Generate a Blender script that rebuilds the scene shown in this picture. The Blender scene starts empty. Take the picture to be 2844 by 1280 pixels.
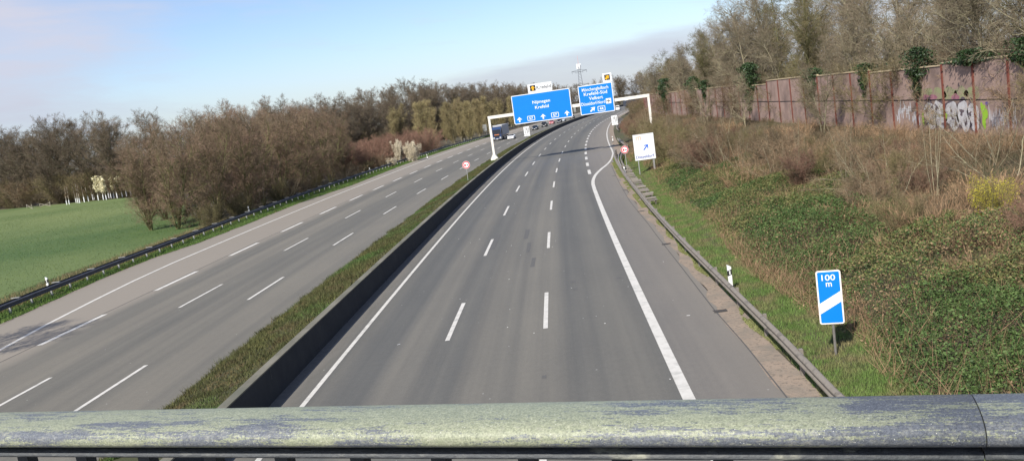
import bpy, math, random
import numpy as np
from mathutils import Vector, Matrix
R = math.radians
sc = bpy.context.scene

# ---------------------------------------------------------------- camera
CAMH = 7.978; FPX = 2434.46; W0, H0 = 2844, 1280; PITCH = 0.1366936; ROLL = 0.1400783; CY = -1.68
cd = bpy.data.cameras.new('camera'); cam = bpy.data.objects.new('camera', cd); sc.collection.objects.link(cam)
dv = np.array([0, math.cos(PITCH), -math.sin(PITCH)]); r0 = np.array([1., 0, 0]); u0 = np.cross(r0, dv)
rv = math.cos(ROLL)*r0 - math.sin(ROLL)*u0; uv = math.sin(ROLL)*r0 + math.cos(ROLL)*u0
cam.matrix_world = Matrix(((rv[0], uv[0], -dv[0], 0), (rv[1], uv[1], -dv[1], 0), (rv[2], uv[2], -dv[2], CAMH), (0, 0, 0, 1)))
cd.sensor_fit = 'HORIZONTAL'; cd.sensor_width = 36.0; cd.lens = 36.0*FPX/W0
cd.clip_start = 0.05; cd.clip_end = 9000
sc.camera = cam
sc.view_settings.view_transform = 'Standard'; sc.view_settings.look = 'None'
sc.view_settings.exposure = 0.55; sc.view_settings.gamma = 1.0

# ---------------------------------------------------------------- sun and sky
SUN_EL = 43.0
sdir = Vector((0.5*math.cos(R(SUN_EL)), 0.866*math.cos(R(SUN_EL)), -math.sin(R(SUN_EL))))   # light travels this way
sl = bpy.data.lights.new('sun', 'SUN'); sun = bpy.data.objects.new('sun', sl); sc.collection.objects.link(sun)
sun.rotation_euler = sdir.to_track_quat('-Z', 'Y').to_euler(); sun.location = (-40, -60, 80)
sl.energy = 4.1; sl.angle = R(0.53); sl.color = (1.0, 0.955, 0.88)
wd = bpy.data.worlds.new('World'); sc.world = wd; wd.use_nodes = True
nt = wd.node_tree; nt.nodes.clear()
def N(t, **k):
    n = nt.nodes.new(t)
    for a, b in k.items(): setattr(n, a, b)
    return n
sky = N('ShaderNodeTexSky', sky_type='NISHITA'); sky.sun_disc = False
sky.sun_elevation = R(SUN_EL); sky.sun_rotation = R(210); sky.air_density = 1.0; sky.dust_density = 0.6; sky.ozone_density = 2.2
bg = N('ShaderNodeBackground'); bg.inputs[1].default_value = 0.106
tc = N('ShaderNodeTexCoord'); sep = N('ShaderNodeSeparateXYZ'); nt.links.new(tc.outputs['Generated'], sep.inputs[0])
def M(op, a, b=None, c=None, clamp=False):
    n = N('ShaderNodeMath', operation=op); n.use_clamp = clamp
    for i, v in enumerate((a, b, c)):
        if v is None: continue
        if isinstance(v, (int, float)): n.inputs[i].default_value = v
        else: nt.links.new(v, n.inputs[i])
    return n.outputs[0]
def ramp01(v, lo, hi):
    n = N('ShaderNodeMapRange', interpolation_type='SMOOTHSTEP'); nt.links.new(v, n.inputs[0])
    n.inputs[1].default_value = lo; n.inputs[2].default_value = hi; return n.outputs[0]
az = M('ARCTAN2', sep.outputs[0], sep.outputs[1]); el = M('ARCSINE', sep.outputs[2])
def cnoise(scale, detail, sx, sy, off=0.0):
    cmb = N('ShaderNodeCombineXYZ'); nt.links.new(M('MULTIPLY', M('ADD', az, M('MULTIPLY', el, 1.4)), sx), cmb.inputs[0]); nt.links.new(M('MULTIPLY', el, sy), cmb.inputs[1]); cmb.inputs[2].default_value = off
    n = N('ShaderNodeTexNoise'); nt.links.new(cmb.outputs[0], n.inputs['Vector']); n.inputs['Scale'].default_value = scale; n.inputs['Detail'].default_value = detail; n.inputs['Roughness'].default_value = 0.55
    return n.outputs['Fac']
n1 = cnoise(2.0, 6, 2.2, 9.0); n2 = cnoise(5.0, 5, 2.0, 10.0, 3.3)
# a bank of high thin cloud to the left, a veil low over the road with a clean upper edge, general milkiness at the horizon
left_c = M('MULTIPLY', ramp01(M('ADD', M('MULTIPLY', az, -1.0), M('MULTIPLY', M('SUBTRACT', n1, 0.5), 0.55)), 0.25, 0.52), ramp01(M('ADD', el, M('MULTIPLY', M('SUBTRACT', n1, 0.5), 0.12)), -0.01, 0.065))
edge = M('SUBTRACT', M('ADD', M('MULTIPLY', az, 0.055), 0.055), el)
veil = M('MULTIPLY', ramp01(M('ADD', edge, M('MULTIPLY', M('SUBTRACT', n2, 0.5), 0.020)), -0.004, 0.016), ramp01(az, -0.20, 0.02))
veil = M('MULTIPLY', veil, M('ADD', 0.72, M('MULTIPLY', ramp01(n1, 0.35, 0.7), 0.28)))
right_c = M('MULTIPLY', ramp01(az, 0.18, 0.40), 0.5)
horiz = M('MULTIPLY', ramp01(el, 0.11, -0.03), 0.55)
wisps = M('MULTIPLY', ramp01(n2, 0.48, 0.75), 0.22)
left_c = M('MULTIPLY', left_c, M('ADD', 0.70, M('MULTIPLY', ramp01(n2, 0.36, 0.66), 0.30)))
mask = M('MAXIMUM', M('MAXIMUM', M('MULTIPLY', left_c, 0.95), M('MULTIPLY', veil, 0.88)), M('MAXIMUM', right_c, M('MAXIMUM', horiz, wisps)), clamp=True)
hi_c = ramp01(el, 0.16, 0.75); mask = M('MULTIPLY', mask, M('SUBTRACT', 1.0, M('MULTIPLY', hi_c, 0.85)))
tint = N('ShaderNodeMix', data_type='RGBA', blend_type='MULTIPLY'); tint.inputs[0].default_value = 1.0
nt.links.new(sky.outputs[0], tint.inputs[6]); tint.inputs[7].default_value = (0.90, 0.93, 1.06, 1)
mx = N('ShaderNodeMix', data_type='RGBA'); nt.links.new(mask, mx.inputs[0]); nt.links.new(tint.outputs[2], mx.inputs[6])
ccol = N('ShaderNodeMix', data_type='RGBA'); nt.links.new(ramp01(el, 0.0, 0.14), ccol.inputs[0])
ccol.inputs[6].default_value = (3.55, 3.85, 4.55, 1); ccol.inputs[7].default_value = (4.35, 4.40, 5.15, 1)
nt.links.new(ccol.outputs[2], mx.inputs[7]); nt.links.new(mx.outputs[2], bg.inputs[0])
wo = N('ShaderNodeOutputWorld'); nt.links.new(bg.outputs[0], wo.inputs[0])

# ---------------------------------------------------------------- pixel-free world geometry of the road
def ray(px, py):
    x = (px - W0/2)/FPX; y = -(py - H0/2 - CY)/FPX
    return dv + x*rv + y*uv
def G(px, py, z=0.0):                      # a point of the survey taken from the photograph, at height z
    v = ray(px, py); t = (z - CAMH)/v[2]; return (float(v[0]*t), float(v[1]*t))
COEF = (-0.038, 0.3884, 1.0066, 5.5658, -8.5624)
_y = np.arange(-80, 640, 0.5)
_yy = np.clip(_y, 0, 480)
_x = np.polyval(COEF, _yy/100) 
_dx = np.polyval(np.polyder(np.array(COEF)), _yy/100)/100
_x = _x + _dx*(_y - _yy)
_s = np.concatenate([[0], np.cumsum(np.hypot(np.diff(_x), np.diff(_y)))]); _s -= np.interp(0, _y, _s)
def P(s, o):                               # station s along the road, offset o to the right of the left edge line
    x = np.interp(s, _s, _x); y = np.interp(s, _s, _y); d = np.interp(s, _s, _dx); k = np.hypot(1, d)
    return x + o/k, y - o*d/k
def heading(s):
    d = float(np.interp(s, _s, _dx)); return math.atan2(d, 1.0)      # angle clockwise from +Y
def SO(x, y):
    i = int(np.hypot(_x - x, _y - y).argmin()); k = math.hypot(1, _dx[i])
    vx, vy = x - _x[i], y - _y[i]
    return float(_s[i] + (vx*_dx[i] + vy)/k), float((vx - vy*_dx[i])/k)
def curve_fn(pts):                         # piecewise offset as function of station
    a = np.array(sorted(pts)); return lambda s: np.interp(s, a[:, 0], a[:, 1])

# ---------------------------------------------------------------- helpers
COL = sc.collection
def tag(o, label=None, cat=None, group=None, kind=None):
    if label: o['label'] = label
    if cat: o['category'] = cat
    if group: o['group'] = group
    if kind: o['kind'] = kind
    return o
def empty(name, loc=(0, 0, 0), rz=0.0):
    o = bpy.data.objects.new(name, None); COL.objects.link(o); o.location = loc; o.rotation_euler = (0, 0, rz); o.empty_display_size = 0.3
    return o
def copy_tree(o, parent=None):
    c = o.copy(); COL.objects.link(c); c.parent = parent
    for ch in o.children: copy_tree(ch, c)
    return c
def mesh_obj(name, verts, faces, mat=None, parent=None, smooth=False, uvs=None):
    me = bpy.data.meshes.new(name)
    verts = np.asarray(verts, dtype=np.float32)
    if isinstance(faces, np.ndarray):
        nf, k = faces.shape
        me.vertices.add(len(verts)); me.vertices.foreach_set('co', verts.ravel())
        me.loops.add(nf*k); me.loops.foreach_set('vertex_index', faces.astype(np.int32).ravel())
        me.polygons.add(nf); me.polygons.foreach_set('loop_start', np.arange(0, nf*k, k, dtype=np.int32))
        try: me.polygons.foreach_set('loop_total', np.full(nf, k, dtype=np.int32))
        except Exception: pass
        me.update(calc_edges=True)
    else:
        me.from_pydata([tuple(map(float, v)) for v in verts], [], faces); me.update()
    if uvs is not None:
        ul = me.uv_layers.new(name='UVMap'); li = np.zeros(len(me.loops), dtype=np.int32); me.loops.foreach_get('vertex_index', li)
        ul.data.foreach_set('uv', np.asarray(uvs, dtype=np.float32)[li].ravel())
    if smooth: me.polygons.foreach_set('use_smooth', np.ones(len(me.polygons), dtype=bool))
    if mat: me.materials.append(mat)
    o = bpy.data.objects.new(name, me); COL.objects.link(o)
    if parent: o.parent = parent
    return o
class MB:
    """collects boxes, prisms and tubes into one mesh"""
    def __init__(s): s.v = []; s.f = []
    def box(s, c, d, rz=0.0, taper=1.0):
        n = len(s.v); ca, sa = math.cos(rz), math.sin(rz)
        for k in (-1, 1):
            t = taper if k > 0 else 1.0
            for (i, j) in ((-1, -1), (1, -1), (1, 1), (-1, 1)):
                x, y = i*d[0]/2*t, j*d[1]/2*t
                s.v.append((c[0] + x*ca - y*sa, c[1] + x*sa + y*ca, c[2] + k*d[2]/2))
        s.f += [(n, n+3, n+2, n+1), (n+4, n+5, n+6, n+7), (n, n+1, n+5, n+4), (n+1, n+2, n+6, n+5), (n+2, n+3, n+7, n+6), (n+3, n, n+4, n+7)]
        return s
    def prism(s, poly, y0, y1, axis='y'):
        """poly in the (x,z) plane swept from y0 to y1 (axis y), (y,z) swept along x (axis x), (x,y) swept along z"""
        n = len(s.v); k = len(poly)
        for y in (y0, y1):
            for (a, b) in poly:
                s.v.append((a, y, b) if axis == 'y' else (y, a, b) if axis == 'x' else (a, b, y))
        s.f.append(tuple(range(n, n+k))); s.f.append(tuple(range(n+2*k-1, n+k-1, -1)))
        for i in range(k):
            j = (i+1) % k; s.f.append((n+j, n+i, n+k+i, n+k+j))
        return s
    def tube(s, p, q, r0, r1=None, n=8, cap=True):
        r1 = r0 if r1 is None else r1
        p, q = Vector(p), Vector(q); d = (q-p)
        if d.length < 1e-6: return s
        d.normalize(); a = Vector((0, 0, 1)) if abs(d.z) < 0.9 else Vector((1, 0, 0)); u = d.cross(a).normalized(); w = d.cross(u)
        b = len(s.v)
        for c, r in ((p, r0), (q, r1)):
            for i in range(n):
                t = 2*math.pi*i/n; s.v.append(tuple(c + u*(r*math.cos(t)) + w*(r*math.sin(t))))
        for i in range(n):
            j = (i+1) % n; s.f.append((b+i, b+j, b+n+j, b+n+i))
        if cap: s.f.append(tuple(b+i for i in range(n-1, -1, -1))); s.f.append(tuple(b+n+i for i in range(n)))
        return s
    def build(s, name, mat, parent=None, smooth=False, bevel=0.0):
        o = mesh_obj(name, s.v, s.f, mat, parent, smooth)
        if bevel:
            m = o.modifiers.new('bevel', 'BEVEL'); m.width = bevel; m.segments = 2; m.limit_method = 'ANGLE'
        return o

def mat(name, c1, c2=None, scale=4.0, rough=0.85, c3=None, detail=6.0, stretch=None, bump=0.0, metal=0.0, rand=0.0, spec=0.3, island=0.0, coord='Object', big=None):
    """procedural surface: noise between two (or three) real colours, optional bump, per-object and per-leaf variation"""
    m = bpy.data.materials.new(name); m.use_nodes = True; t = m.node_tree; t.nodes.clear()
    out = t.nodes.new('ShaderNodeOutputMaterial'); b = t.nodes.new('ShaderNodeBsdfPrincipled'); t.links.new(b.outputs[0], out.inputs[0])
    b.inputs['Roughness'].default_value = rough; b.inputs['Metallic'].default_value = metal; b.inputs['Specular IOR Level'].default_value = spec
    c2 = c2 or tuple(x*0.85 for x in c1)
    co = t.nodes.new('ShaderNodeTexCoord'); src = co.outputs[coord]
    if coord == 'World':
        pass
    if stretch:
        mp = t.nodes.new('ShaderNodeMapping'); mp.inputs['Scale'].default_value = stretch; t.links.new(src, mp.inputs[0]); src = mp.outputs[0]
    n = t.nodes.new('ShaderNodeTexNoise'); n.inputs['Scale'].default_value = scale; n.inputs['Detail'].default_value = detail; n.inputs['Roughness'].default_value = 0.62; t.links.new(src, n.inputs['Vector'])
    rp = t.nodes.new('ShaderNodeValToRGB'); rp.color_ramp.elements[0].position = 0.33; rp.color_ramp.elements[1].position = 0.67
    rp.color_ramp.elements[0].color = (*c1, 1); rp.color_ramp.elements[1].color = (*c2, 1)
    if c3: e = rp.color_ramp.elements.new(0.5); e.color = (*c3, 1)
    t.links.new(n.outputs['Fac'], rp.inputs[0]); col = rp.outputs[0]
    def mixmul(col, fac_out, lo, hi):
        mr = t.nodes.new('ShaderNodeMapRange'); mr.inputs[3].default_value = lo; mr.inputs[4].default_value = hi; t.links.new(fac_out, mr.inputs[0])
        vm = t.nodes.new('ShaderNodeVectorMath'); vm.operation = 'SCALE'; t.links.new(col, vm.inputs[0]); t.links.new(mr.outputs[0], vm.inputs['Scale']); return vm.outputs[0]
    if big:
        n2 = t.nodes.new('ShaderNodeTexNoise'); n2.inputs['Scale'].default_value = big[0]; n2.inputs['Detail'].default_value = 4; t.links.new(co.outputs[coord], n2.inputs['Vector'])
        r2 = t.nodes.new('ShaderNodeValToRGB'); r2.color_ramp.elements[0].position = big[2]; r2.color_ramp.elements[1].position = big[3]
        t.links.new(n2.outputs['Fac'], r2.inputs[0]); mm = t.nodes.new('ShaderNodeMix'); mm.data_type = 'RGBA'
        t.links.new(r2.outputs[0], mm.inputs[0]); t.links.new(col, mm.inputs[6]); mm.inputs[7].default_value = (*big[1], 1); col = mm.outputs[2]
    if rand:
        oi = t.nodes.new('ShaderNodeObjectInfo'); col = mixmul(col, oi.outputs['Random'], 1-rand, 1+rand)
    if island:
        g = t.nodes.new('ShaderNodeNewGeometry'); col = mixmul(col, g.outputs['Random Per Island'], 1-island, 1+island)
    t.links.new(col, b.inputs['Base Color'])
    if bump:
        bp = t.nodes.new('ShaderNodeBump'); bp.inputs['Strength'].default_value = bump; bp.inputs['Distance'].default_value = 0.05; t.links.new(n.outputs['Fac'], bp.inputs['Height']); t.links.new(bp.outputs[0], b.inputs['Normal'])
    return m
# ---------------------------------------------------------------- road surfaces
def asphalt(name, ca, cb, dirt, edges):
    m = bpy.data.materials.new(name); m.use_nodes = True; t = m.node_tree; t.nodes.clear()
    out = t.nodes.new('ShaderNodeOutputMaterial'); b = t.nodes.new('ShaderNodeBsdfPrincipled'); t.links.new(b.outputs[0], out.inputs[0]); b.inputs['Roughness'].default_value = 0.8; b.inputs['Specular IOR Level'].default_value = 0.35
    uvn = t.nodes.new('ShaderNodeUVMap'); uvn.uv_map = 'UVMap'
    def noise(sx, sy, detail=5, rough=0.6, off=0):
        mp = t.nodes.new('ShaderNodeMapping'); mp.inputs['Scale'].default_value = (sx, sy, 1); mp.inputs['Location'].default_value = (off, off*0.7, 0); t.links.new(uvn.outputs[0], mp.inputs[0])
        n = t.nodes.new('ShaderNodeTexNoise'); n.inputs['Scale'].default_value = 1; n.inputs['Detail'].default_value = detail; n.inputs['Roughness'].default_value = rough; t.links.new(mp.outputs[0], n.inputs['Vector']); return n.outputs['Fac']
    def rmp(v, a, b_, ca_, cb_):
        r = t.nodes.new('ShaderNodeValToRGB'); r.color_ramp.elements[0].position = a; r.color_ramp.elements[1].position = b_; r.color_ramp.elements[0].color = (*ca_, 1); r.color_ramp.elements[1].color = (*cb_, 1); t.links.new(v, r.inputs[0]); return r.outputs[0]
    def mixc(f, a, b_, mode='MIX', fac=None):
        n = t.nodes.new('ShaderNodeMix'); n.data_type = 'RGBA'; n.blend_type = mode
        if fac is None: t.links.new(f, n.inputs[0])
        else: n.inputs[0].default_value = fac
        for i, c in ((6, a), (7, b_)):
            if isinstance(c, tuple): n.inputs[i].default_value = (*c, 1)
            else: t.links.new(c, n.inputs[i])
        return n.outputs[2]
    lanes = noise(0.42, 0.004, 3, 0.5, 1.7); c = rmp(lanes, 0.40, 0.60, ca, cb)
    tracks = rmp(noise(1.5, 0.012, 4, 0.6, 5.2), 0.30, 0.75, (0.84, 0.845, 0.86), (1.11, 1.10, 1.08)); c = mixc(None, c, tracks, 'MULTIPLY', 1.0)
    blot = rmp(noise(0.35, 0.12, 5, 0.6, 9.1), 0.3, 0.75, (0.93, 0.93, 0.94), (1.07, 1.06, 1.05)); c = mixc(None, c, blot, 'MULTIPLY', 1.0)
    gr = noise(28, 28, 4, 0.8); c = mixc(None, c, rmp(gr, 0.25, 0.75, (0.74, 0.74, 0.74), (1.28, 1.27, 1.25)), 'MULTIPLY', 1.0)
    c = mixc(None, c, rmp(noise(5, 3.5, 5, 0.75, 2.2), 0.25, 0.75, (0.92, 0.92, 0.92), (1.09, 1.08, 1.07)), 'MULTIPLY', 1.0)
    vo = t.nodes.new('ShaderNodeTexVoronoi'); vo.inputs['Scale'].default_value = 1.3; t.links.new(uvn.outputs[0], vo.inputs['Vector'])
    sp = rmp(vo.outputs['Distance'], 0.028, 0.036, (1, 1, 1), (0, 0, 0)); c = mixc(sp, c, (0.40, 0.39, 0.36))
    # dirt blown to the edges: follows the offset across the road
    sx = t.nodes.new('ShaderNodeSeparateXYZ'); t.links.new(uvn.outputs[0], sx.inputs[0])
    for (lo, hi) in edges:
        wob = t.nodes.new('ShaderNodeMath'); wob.operation = 'MULTIPLY_ADD'; t.links.new(noise(0.9, 0.25, 5, 0.6, lo), wob.inputs[0]); wob.inputs[1].default_value = 1.6; t.links.new(sx.outputs[0], wob.inputs[2])
        mr = t.nodes.new('ShaderNodeMapRange'); mr.inputs[1].default_value = lo+0.8; mr.inputs[2].default_value = hi+0.8; t.links.new(wob.outputs[0], mr.inputs[0]); c = mixc(mr.outputs[0], c, dirt)
    t.links.new(c, b.inputs['Base Color'])
    bp = t.nodes.new('ShaderNodeBump'); bp.inputs['Strength'].default_value = 0.25; bp.inputs['Distance'].default_value = 0.01; t.links.new(gr, bp.inputs['Height']); t.links.new(bp.outputs[0], b.inputs['Normal'])
    return m
A_R = asphalt('asphalt_right', (0.152, 0.144, 0.122), (0.108, 0.107, 0.097), (0.185, 0.168, 0.145), [(-0.35, -1.1)])
A_L = asphalt('asphalt_left', (0.168, 0.156, 0.127), (0.132, 0.126, 0.106), (0.242, 0.212, 0.170), [(-15.9, -17.6), (-21.6, -24.0)])
A_S = asphalt('asphalt_shoulder', (0.166, 0.154, 0.134), (0.146, 0.138, 0.123), (0.215, 0.190, 0.155), [(11.3, 15.8)])

def strip(name, fa, fb, z, s0, s1, ds, m, nx=6, kind='structure', zf=None):
    ss = np.arange(s0, s1 + ds, ds); a = fa(ss) if callable(fa) else np.full(len(ss), fa); b = fb(ss) if callable(fb) else np.full(len(ss), fb)
    vs, uvs = [], []
    for k in range(nx+1):
        o = a + (b-a)*k/nx; x, y = P(ss, o); zz = (zf(ss, o, k/nx) if zf else np.full(len(ss), z))
        vs.append(np.stack([x, y, zz], 1)); uvs.append(np.stack([o, ss], 1))
    n = len(ss); v = np.concatenate(vs); uv = np.concatenate(uvs)
    i, k = np.meshgrid(np.arange(n-1), np.arange(nx)); i = i.ravel(); k = k.ravel()
    f = np.stack([k*n+i, (k+1)*n+i, (k+1)*n+i+1, k*n+i+1], 1)
    o = mesh_obj(name, v, f, m, None, True, uv); 
    if kind: o['kind'] = kind
    return o
rs = np.random.RandomState(5)
def wobble(fn, amp, step=1.3, seed=0):
    r = np.random.RandomState(seed); xs = np.arange(-90, 640, step); w = r.uniform(-1, 1, len(xs))*amp
    return lambda s: (fn(s) if callable(fn) else fn) + np.interp(s, xs, w)

asph_R_edge = curve_fn([SO(*q) for q in [(6.2, 21.1), (6.5, 25.6), (6.7, 30.2), (7.2, 37.5), (7.9, 48.1), (8.2, 52.2), (8.6, 58.7), (9.0, 64.9), (10.3, 79.7), (12.6, 103.1)]] + [(-80, 13.5), (10, 13.3), (112, 14.6), (122, 15.35), (137, 15.5), (230, 15.8), (640, 16.5)])
grass_R_edge = curve_fn([SO(*q) for q in [(7.0, 20.9), (6.9, 23.4), (7.1, 26.9), (7.6, 31.2), (8.1, 41.9), (9.3, 57.3), (9.6, 64.0), (10.6, 75.9), (11.7, 89.1), (13.6, 108.6)]] + [(-80, 14.2), (10, 14.2), (122, 16.2), (137, 16.4), (230, 16.7), (640, 17.2)])
asph_L_edge = curve_fn([SO(*q) for q in [(-29.25, 48.65), (-29.49, 56.27), (-29.72, 63.7), (-29.34, 71.6), (-27.9, 78.9), (-26.9, 92.75), (-25.9, 110), (-22.6, 132.0)]] + [(-80, -21.0), (20, -22.0), (172, -25.0), (220, -25.0), (640, -25.0)])
strip('road', -0.95, 11.2, 0.0, -80, 620, 2.0, A_R, 12)['kind'] = 'structure'
strip('road', asph_L_edge, -4.7, 0.0, -80, 620, 2.0, A_L, 12)
strip('hard_shoulder', 11.2, wobble(lambda s: asph_R_edge(s) + 0.28, 0.05), 0.0, -80, 620, 1.3, A_S, 4)
SAND = mat('sand_and_grit', (0.270, 0.205, 0.150), (0.135, 0.108, 0.082), 6.5, 0.95, c3=(0.30, 0.235, 0.175), bump=0.5, detail=12, big=(1.1, (0.20, 0.172, 0.135), 0.42, 0.72))
strip('gravel_margin', wobble(lambda s: asph_R_edge(s) + 0.14, 0.24, 1.5, 3), lambda s: grass_R_edge(s) + 0.5, 0.004, -80, 400, 0.9, SAND, 4)
strip('gravel_margin', -1.35, wobble(-0.80, 0.05), 0.004, -80, 620, 1.3, mat('grit', (0.16, 0.145, 0.12), (0.11, 0.10, 0.085), 5, 0.95), 2)
strip('gravel_margin', lambda s: asph_L_edge(s) - 0.7, wobble(lambda s: asph_L_edge(s) + 0.15, 0.16, 1.1, 4), 0.004, -80, 400, 0.9, mat('grit_left', (0.29, 0.245, 0.20), (0.20, 0.17, 0.14), 3, 0.95), 2)

# painted markings: worn white
PAINT = mat('road_paint', (0.60, 0.575, 0.52), (0.47, 0.45, 0.40), 3.0, 0.8, c3=(0.56, 0.535, 0.48), stretch=(1, 1, 1), detail=10, big=(1.6, (0.34, 0.33, 0.30), 0.55, 0.78))
def line(name, fo, w, s0, s1, z=0.008):
    f = fo if callable(fo) else (lambda s: np.full(np.shape(s), float(fo)))
    o = strip(name, lambda s: f(s)-w/2, lambda s: f(s)+w/2, z, s0, s1, 1.0, PAINT, 1); return o
def dashes(name, fo, w, starts, length, z=0.008):
    v, f, uv = [], [], []
    for s0 in starts:
        for k in range(3):
            a, b = s0 + length*k/3, s0 + length*(k+1)/3; n = len(v); o = fo(a) if callable(fo) else fo
            for (s, q) in ((a, -w/2), (a, w/2), (b, w/2), (b, -w/2)):
                x, y = P(s, o+q); v.append((float(x), float(y), z))
            f.append((n, n+1, n+2, n+3))
    o = mesh_obj(name, v, f, PAINT); o['kind'] = 'structure'; return o
line('edge_line', 0.0, 0.17, -60, 600)
SRo = curve_fn([(-60, 11.2), (80, 11.2), (84, 11.24), (88, 11.42), (93.2, 11.85), (99.5, 12.7), (103.2, 13.35), (108, 13.95), (113, 14.4), (122, 14.95), (130, 15.1), (163, 15.2), (230, 15.45), (600, 16.0)])
v = []
ss = np.arange(-60, 600, 1.0); o_s = SRo(ss); o_s = np.convolve(np.pad(o_s, 2, 'edge'), np.ones(5)/5, 'valid')
SRs = lambda s: np.interp(s, ss, o_s)
strip('edge_line', lambda s: SRs(s) - np.interp(s, [100, 112], [0.16, 0.10]), lambda s: SRs(s) + np.interp(s, [100, 112], [0.16, 0.10]), 0.008, -60, 590, 1.0, PAINT, 1)
R1o = curve_fn([(0, 3.8), (240, 3.85), (300, 4.3), (357, 5.1), (600, 5.5)]); R2o = curve_fn([(0, 7.4), (240, 7.6), (300, 8.2), (357, 9.2), (600, 9.6)])
BDo = curve_fn([(0, 11.2), (150, 11.25), (220, 11.6), (266, 12.1), (314, 12.8), (600, 13.4)])
dashes('lane_marking', R1o, 0.17, [31.5 + 17.95*k for k in range(-3, 30)], 6.1)
dashes('lane_marking', R2o, 0.17, [31.5 + 17.8*k for k in range(-3, 30)], 6.1)
dashes('lane_marking', BDo, 0.33, [94.2 + 11.5*k for k in range(0, 36)], 5.6)
dashes('lane_marking', curve_fn([(0, -17.15), (80, -17.0), (200, -16.85), (600, -16.85)]), 0.32, [40.2 + 12.31*k for k in range(-6, 44)], 6.2)
dashes('lane_marking', curve_fn([(0, -12.6), (64, -12.4), (100, -12.2), (600, -12.2)]), 0.17, [45.5 + 18.1*k for k in range(-5, 30)], 6.1)
dashes('lane_marking', curve_fn([(0, -8.65), (64, -8.5), (100, -8.3), (133, -8.1), (600, -8.1)]), 0.17, [45.2 + 17.75*k for k in range(-5, 30)], 6.1)
line('edge_line', curve_fn([(-60, -17.4), (30, -18.2), (40.3, -19.1), (45.3, -19.9), (52.2, -20.7), (58, -21.25), (65, -21.65), (83, -21.9), (111, -22.1), (134, -22.0), (213, -22.3), (600, -22.3)]), 0.24, -60, 600)
# dark repair and skid patches, drain grates at the right edge
DARK = mat('dark_patch', (0.095, 0.092, 0.086), (0.125, 0.120, 0.110), 7, 0.85)
def patch(px, py, w, l, name='road_patch', z=0.006, m=None, rz=0.0):
    s, o = SO(*G(px, py)); v = []
    r = random.Random(int(px)); pts = []
    for (a, b) in ((-.5, -.5), (0, -.53), (.5, -.5), (.52, 0), (.5, .5), (0, .48), (-.5, .5), (-.47, 0)):
        x, y = P(s + b*l + a*rz, o + a*w + r.uniform(-.02, .02)); pts.append((float(x), float(y), z))
    q = mesh_obj(name, pts, [tuple(range(8))], m or DARK); q['kind'] = 'structure'
SEAM = mat('seam', (0.075, 0.072, 0.066), (0.10, 0.096, 0.09), 6, .9)
strip('seam', lambda s: asph_R_edge(s) - .02, lambda s: asph_R_edge(s) + .02, 0.006, -60, 104, 1.0, SEAM, 1)
strip('seam', wobble(-17.34, .03, 3, 5), wobble(-17.28, .03, 3, 5), 0.006, -60, 300, 1.5, SEAM, 1)
patch(1377, 668, .32, 6.0); patch(1463, 648, .28, 4.0); patch(1468, 685, .22, 3.4); patch(1481, 726, .22, 2.6)
patch(1592, 781, .25, .5); patch(1597, 801, .2, .4); patch(1719, 770, .2, .3); patch(1512, 1044, .14, .3)
for (px, py) in ((2000, 862), (1850, 676), (1737, 526), (1706, 487), (1780, 585), (1560, 380)):
    patch(px, py, .46, .36, 'drain_grate', 0.012, mat('grate', (0.05, 0.045, 0.04), (0.08, 0.07, 0.06), 12, 0.7))
LIT = mat('litter', (0.75, 0.74, 0.70), (0.6, 0.6, 0.58), 9, 0.6)
mb = MB(); rr = random.Random(8)
for (px, py) in ((1108, 955), (1912, 875)):
    x, y = G(px, py); mb.box((x, y, 0.015), (0.12, 0.03, 0.008), rr.uniform(0, 3))
for k in range(30):
    s = rr.uniform(24, 90); o = rr.uniform(.5, 13); x, y = P(s, o); mb.box((float(x), float(y), 0.013), (rr.uniform(.02, .06), rr.uniform(.02, .04), 0.01), rr.uniform(0, 3))
tag(mb.build('litter', LIT), kind='stuff', label='scattered pale scraps of paper lying on the asphalt', cat='litter')

# ---------------------------------------------------------------- ground, field, banks
xi_near = 31.75
def wall_x(y):                              # noise barrier line: straight, then it follows the bend
    y = np.asarray(y, dtype=float); return np.where(y < 165, xi_near, xi_near + 0.00085*(np.maximum(y, 165)-165)**2 + 0.05*(np.maximum(y, 165)-165))
railR_pts = [(6.71, 18.69), (7.04, 23.53), (7.43, 30.48), (7.98, 40.51), (8.55, 49.49), (9.12, 57.42), (9.87, 66.93), (11.02, 80.93), (12.0, 91.3), (12.75, 99.0), (13.6, 106.5), (14.6, 113.5), (15.7, 119.5)]
railR = curve_fn([SO(*q) for q in railR_pts] + [(-80, 14.9), (5, 14.95), (128, 16.7), (180, 17.2), (640, 17.4)])
BANK = mat('bank_soil', (0.060, 0.048, 0.030), (0.105, 0.082, 0.050), 1.2, 0.95, c3=(0.072, 0.066, 0.034), bump=0.6, big=(0.25, (0.06, 0.075, 0.025), 0.45, 0.7))
_rb = np.random.RandomState(3); _ph = _rb.uniform(0, 6.28, 12); _kx = _rb.uniform(-1, 1, 12)*1.0; _ky = _rb.uniform(-1, 1, 12)*1.0
def lumps(x, y, f=1.0):
    return sum(np.sin((x*_kx[i] + y*_ky[i])*f*(1+.35*i) + _ph[i])/(1+.45*i) for i in range(12))/3.0
def bank_z(x, y):
    s_toe = np.interp(y, [0, 20, 35, 50, 83, 110, 150, 230, 400], [7.4, 8.2, 9.0, 10.7, 13.0, 15.2, 20.2, 32.0, 62])
    t = np.clip((x - s_toe)/(wall_x(y) - 1.0 - s_toe + 1e-6), 0, 1.6)
    top = np.interp(y, [0, 54, 150, 260], [1.9, 1.9, 2.7, 2.9])
    h = top*np.minimum(t, 1)**0.8
    return h + np.clip((x-s_toe)/4, 0, 1)*0.16*lumps(x, y, 0.8)
ss = np.arange(-60, 330, 1.5); cols = np.linspace(0, 1, 46)
V = []; 
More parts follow.
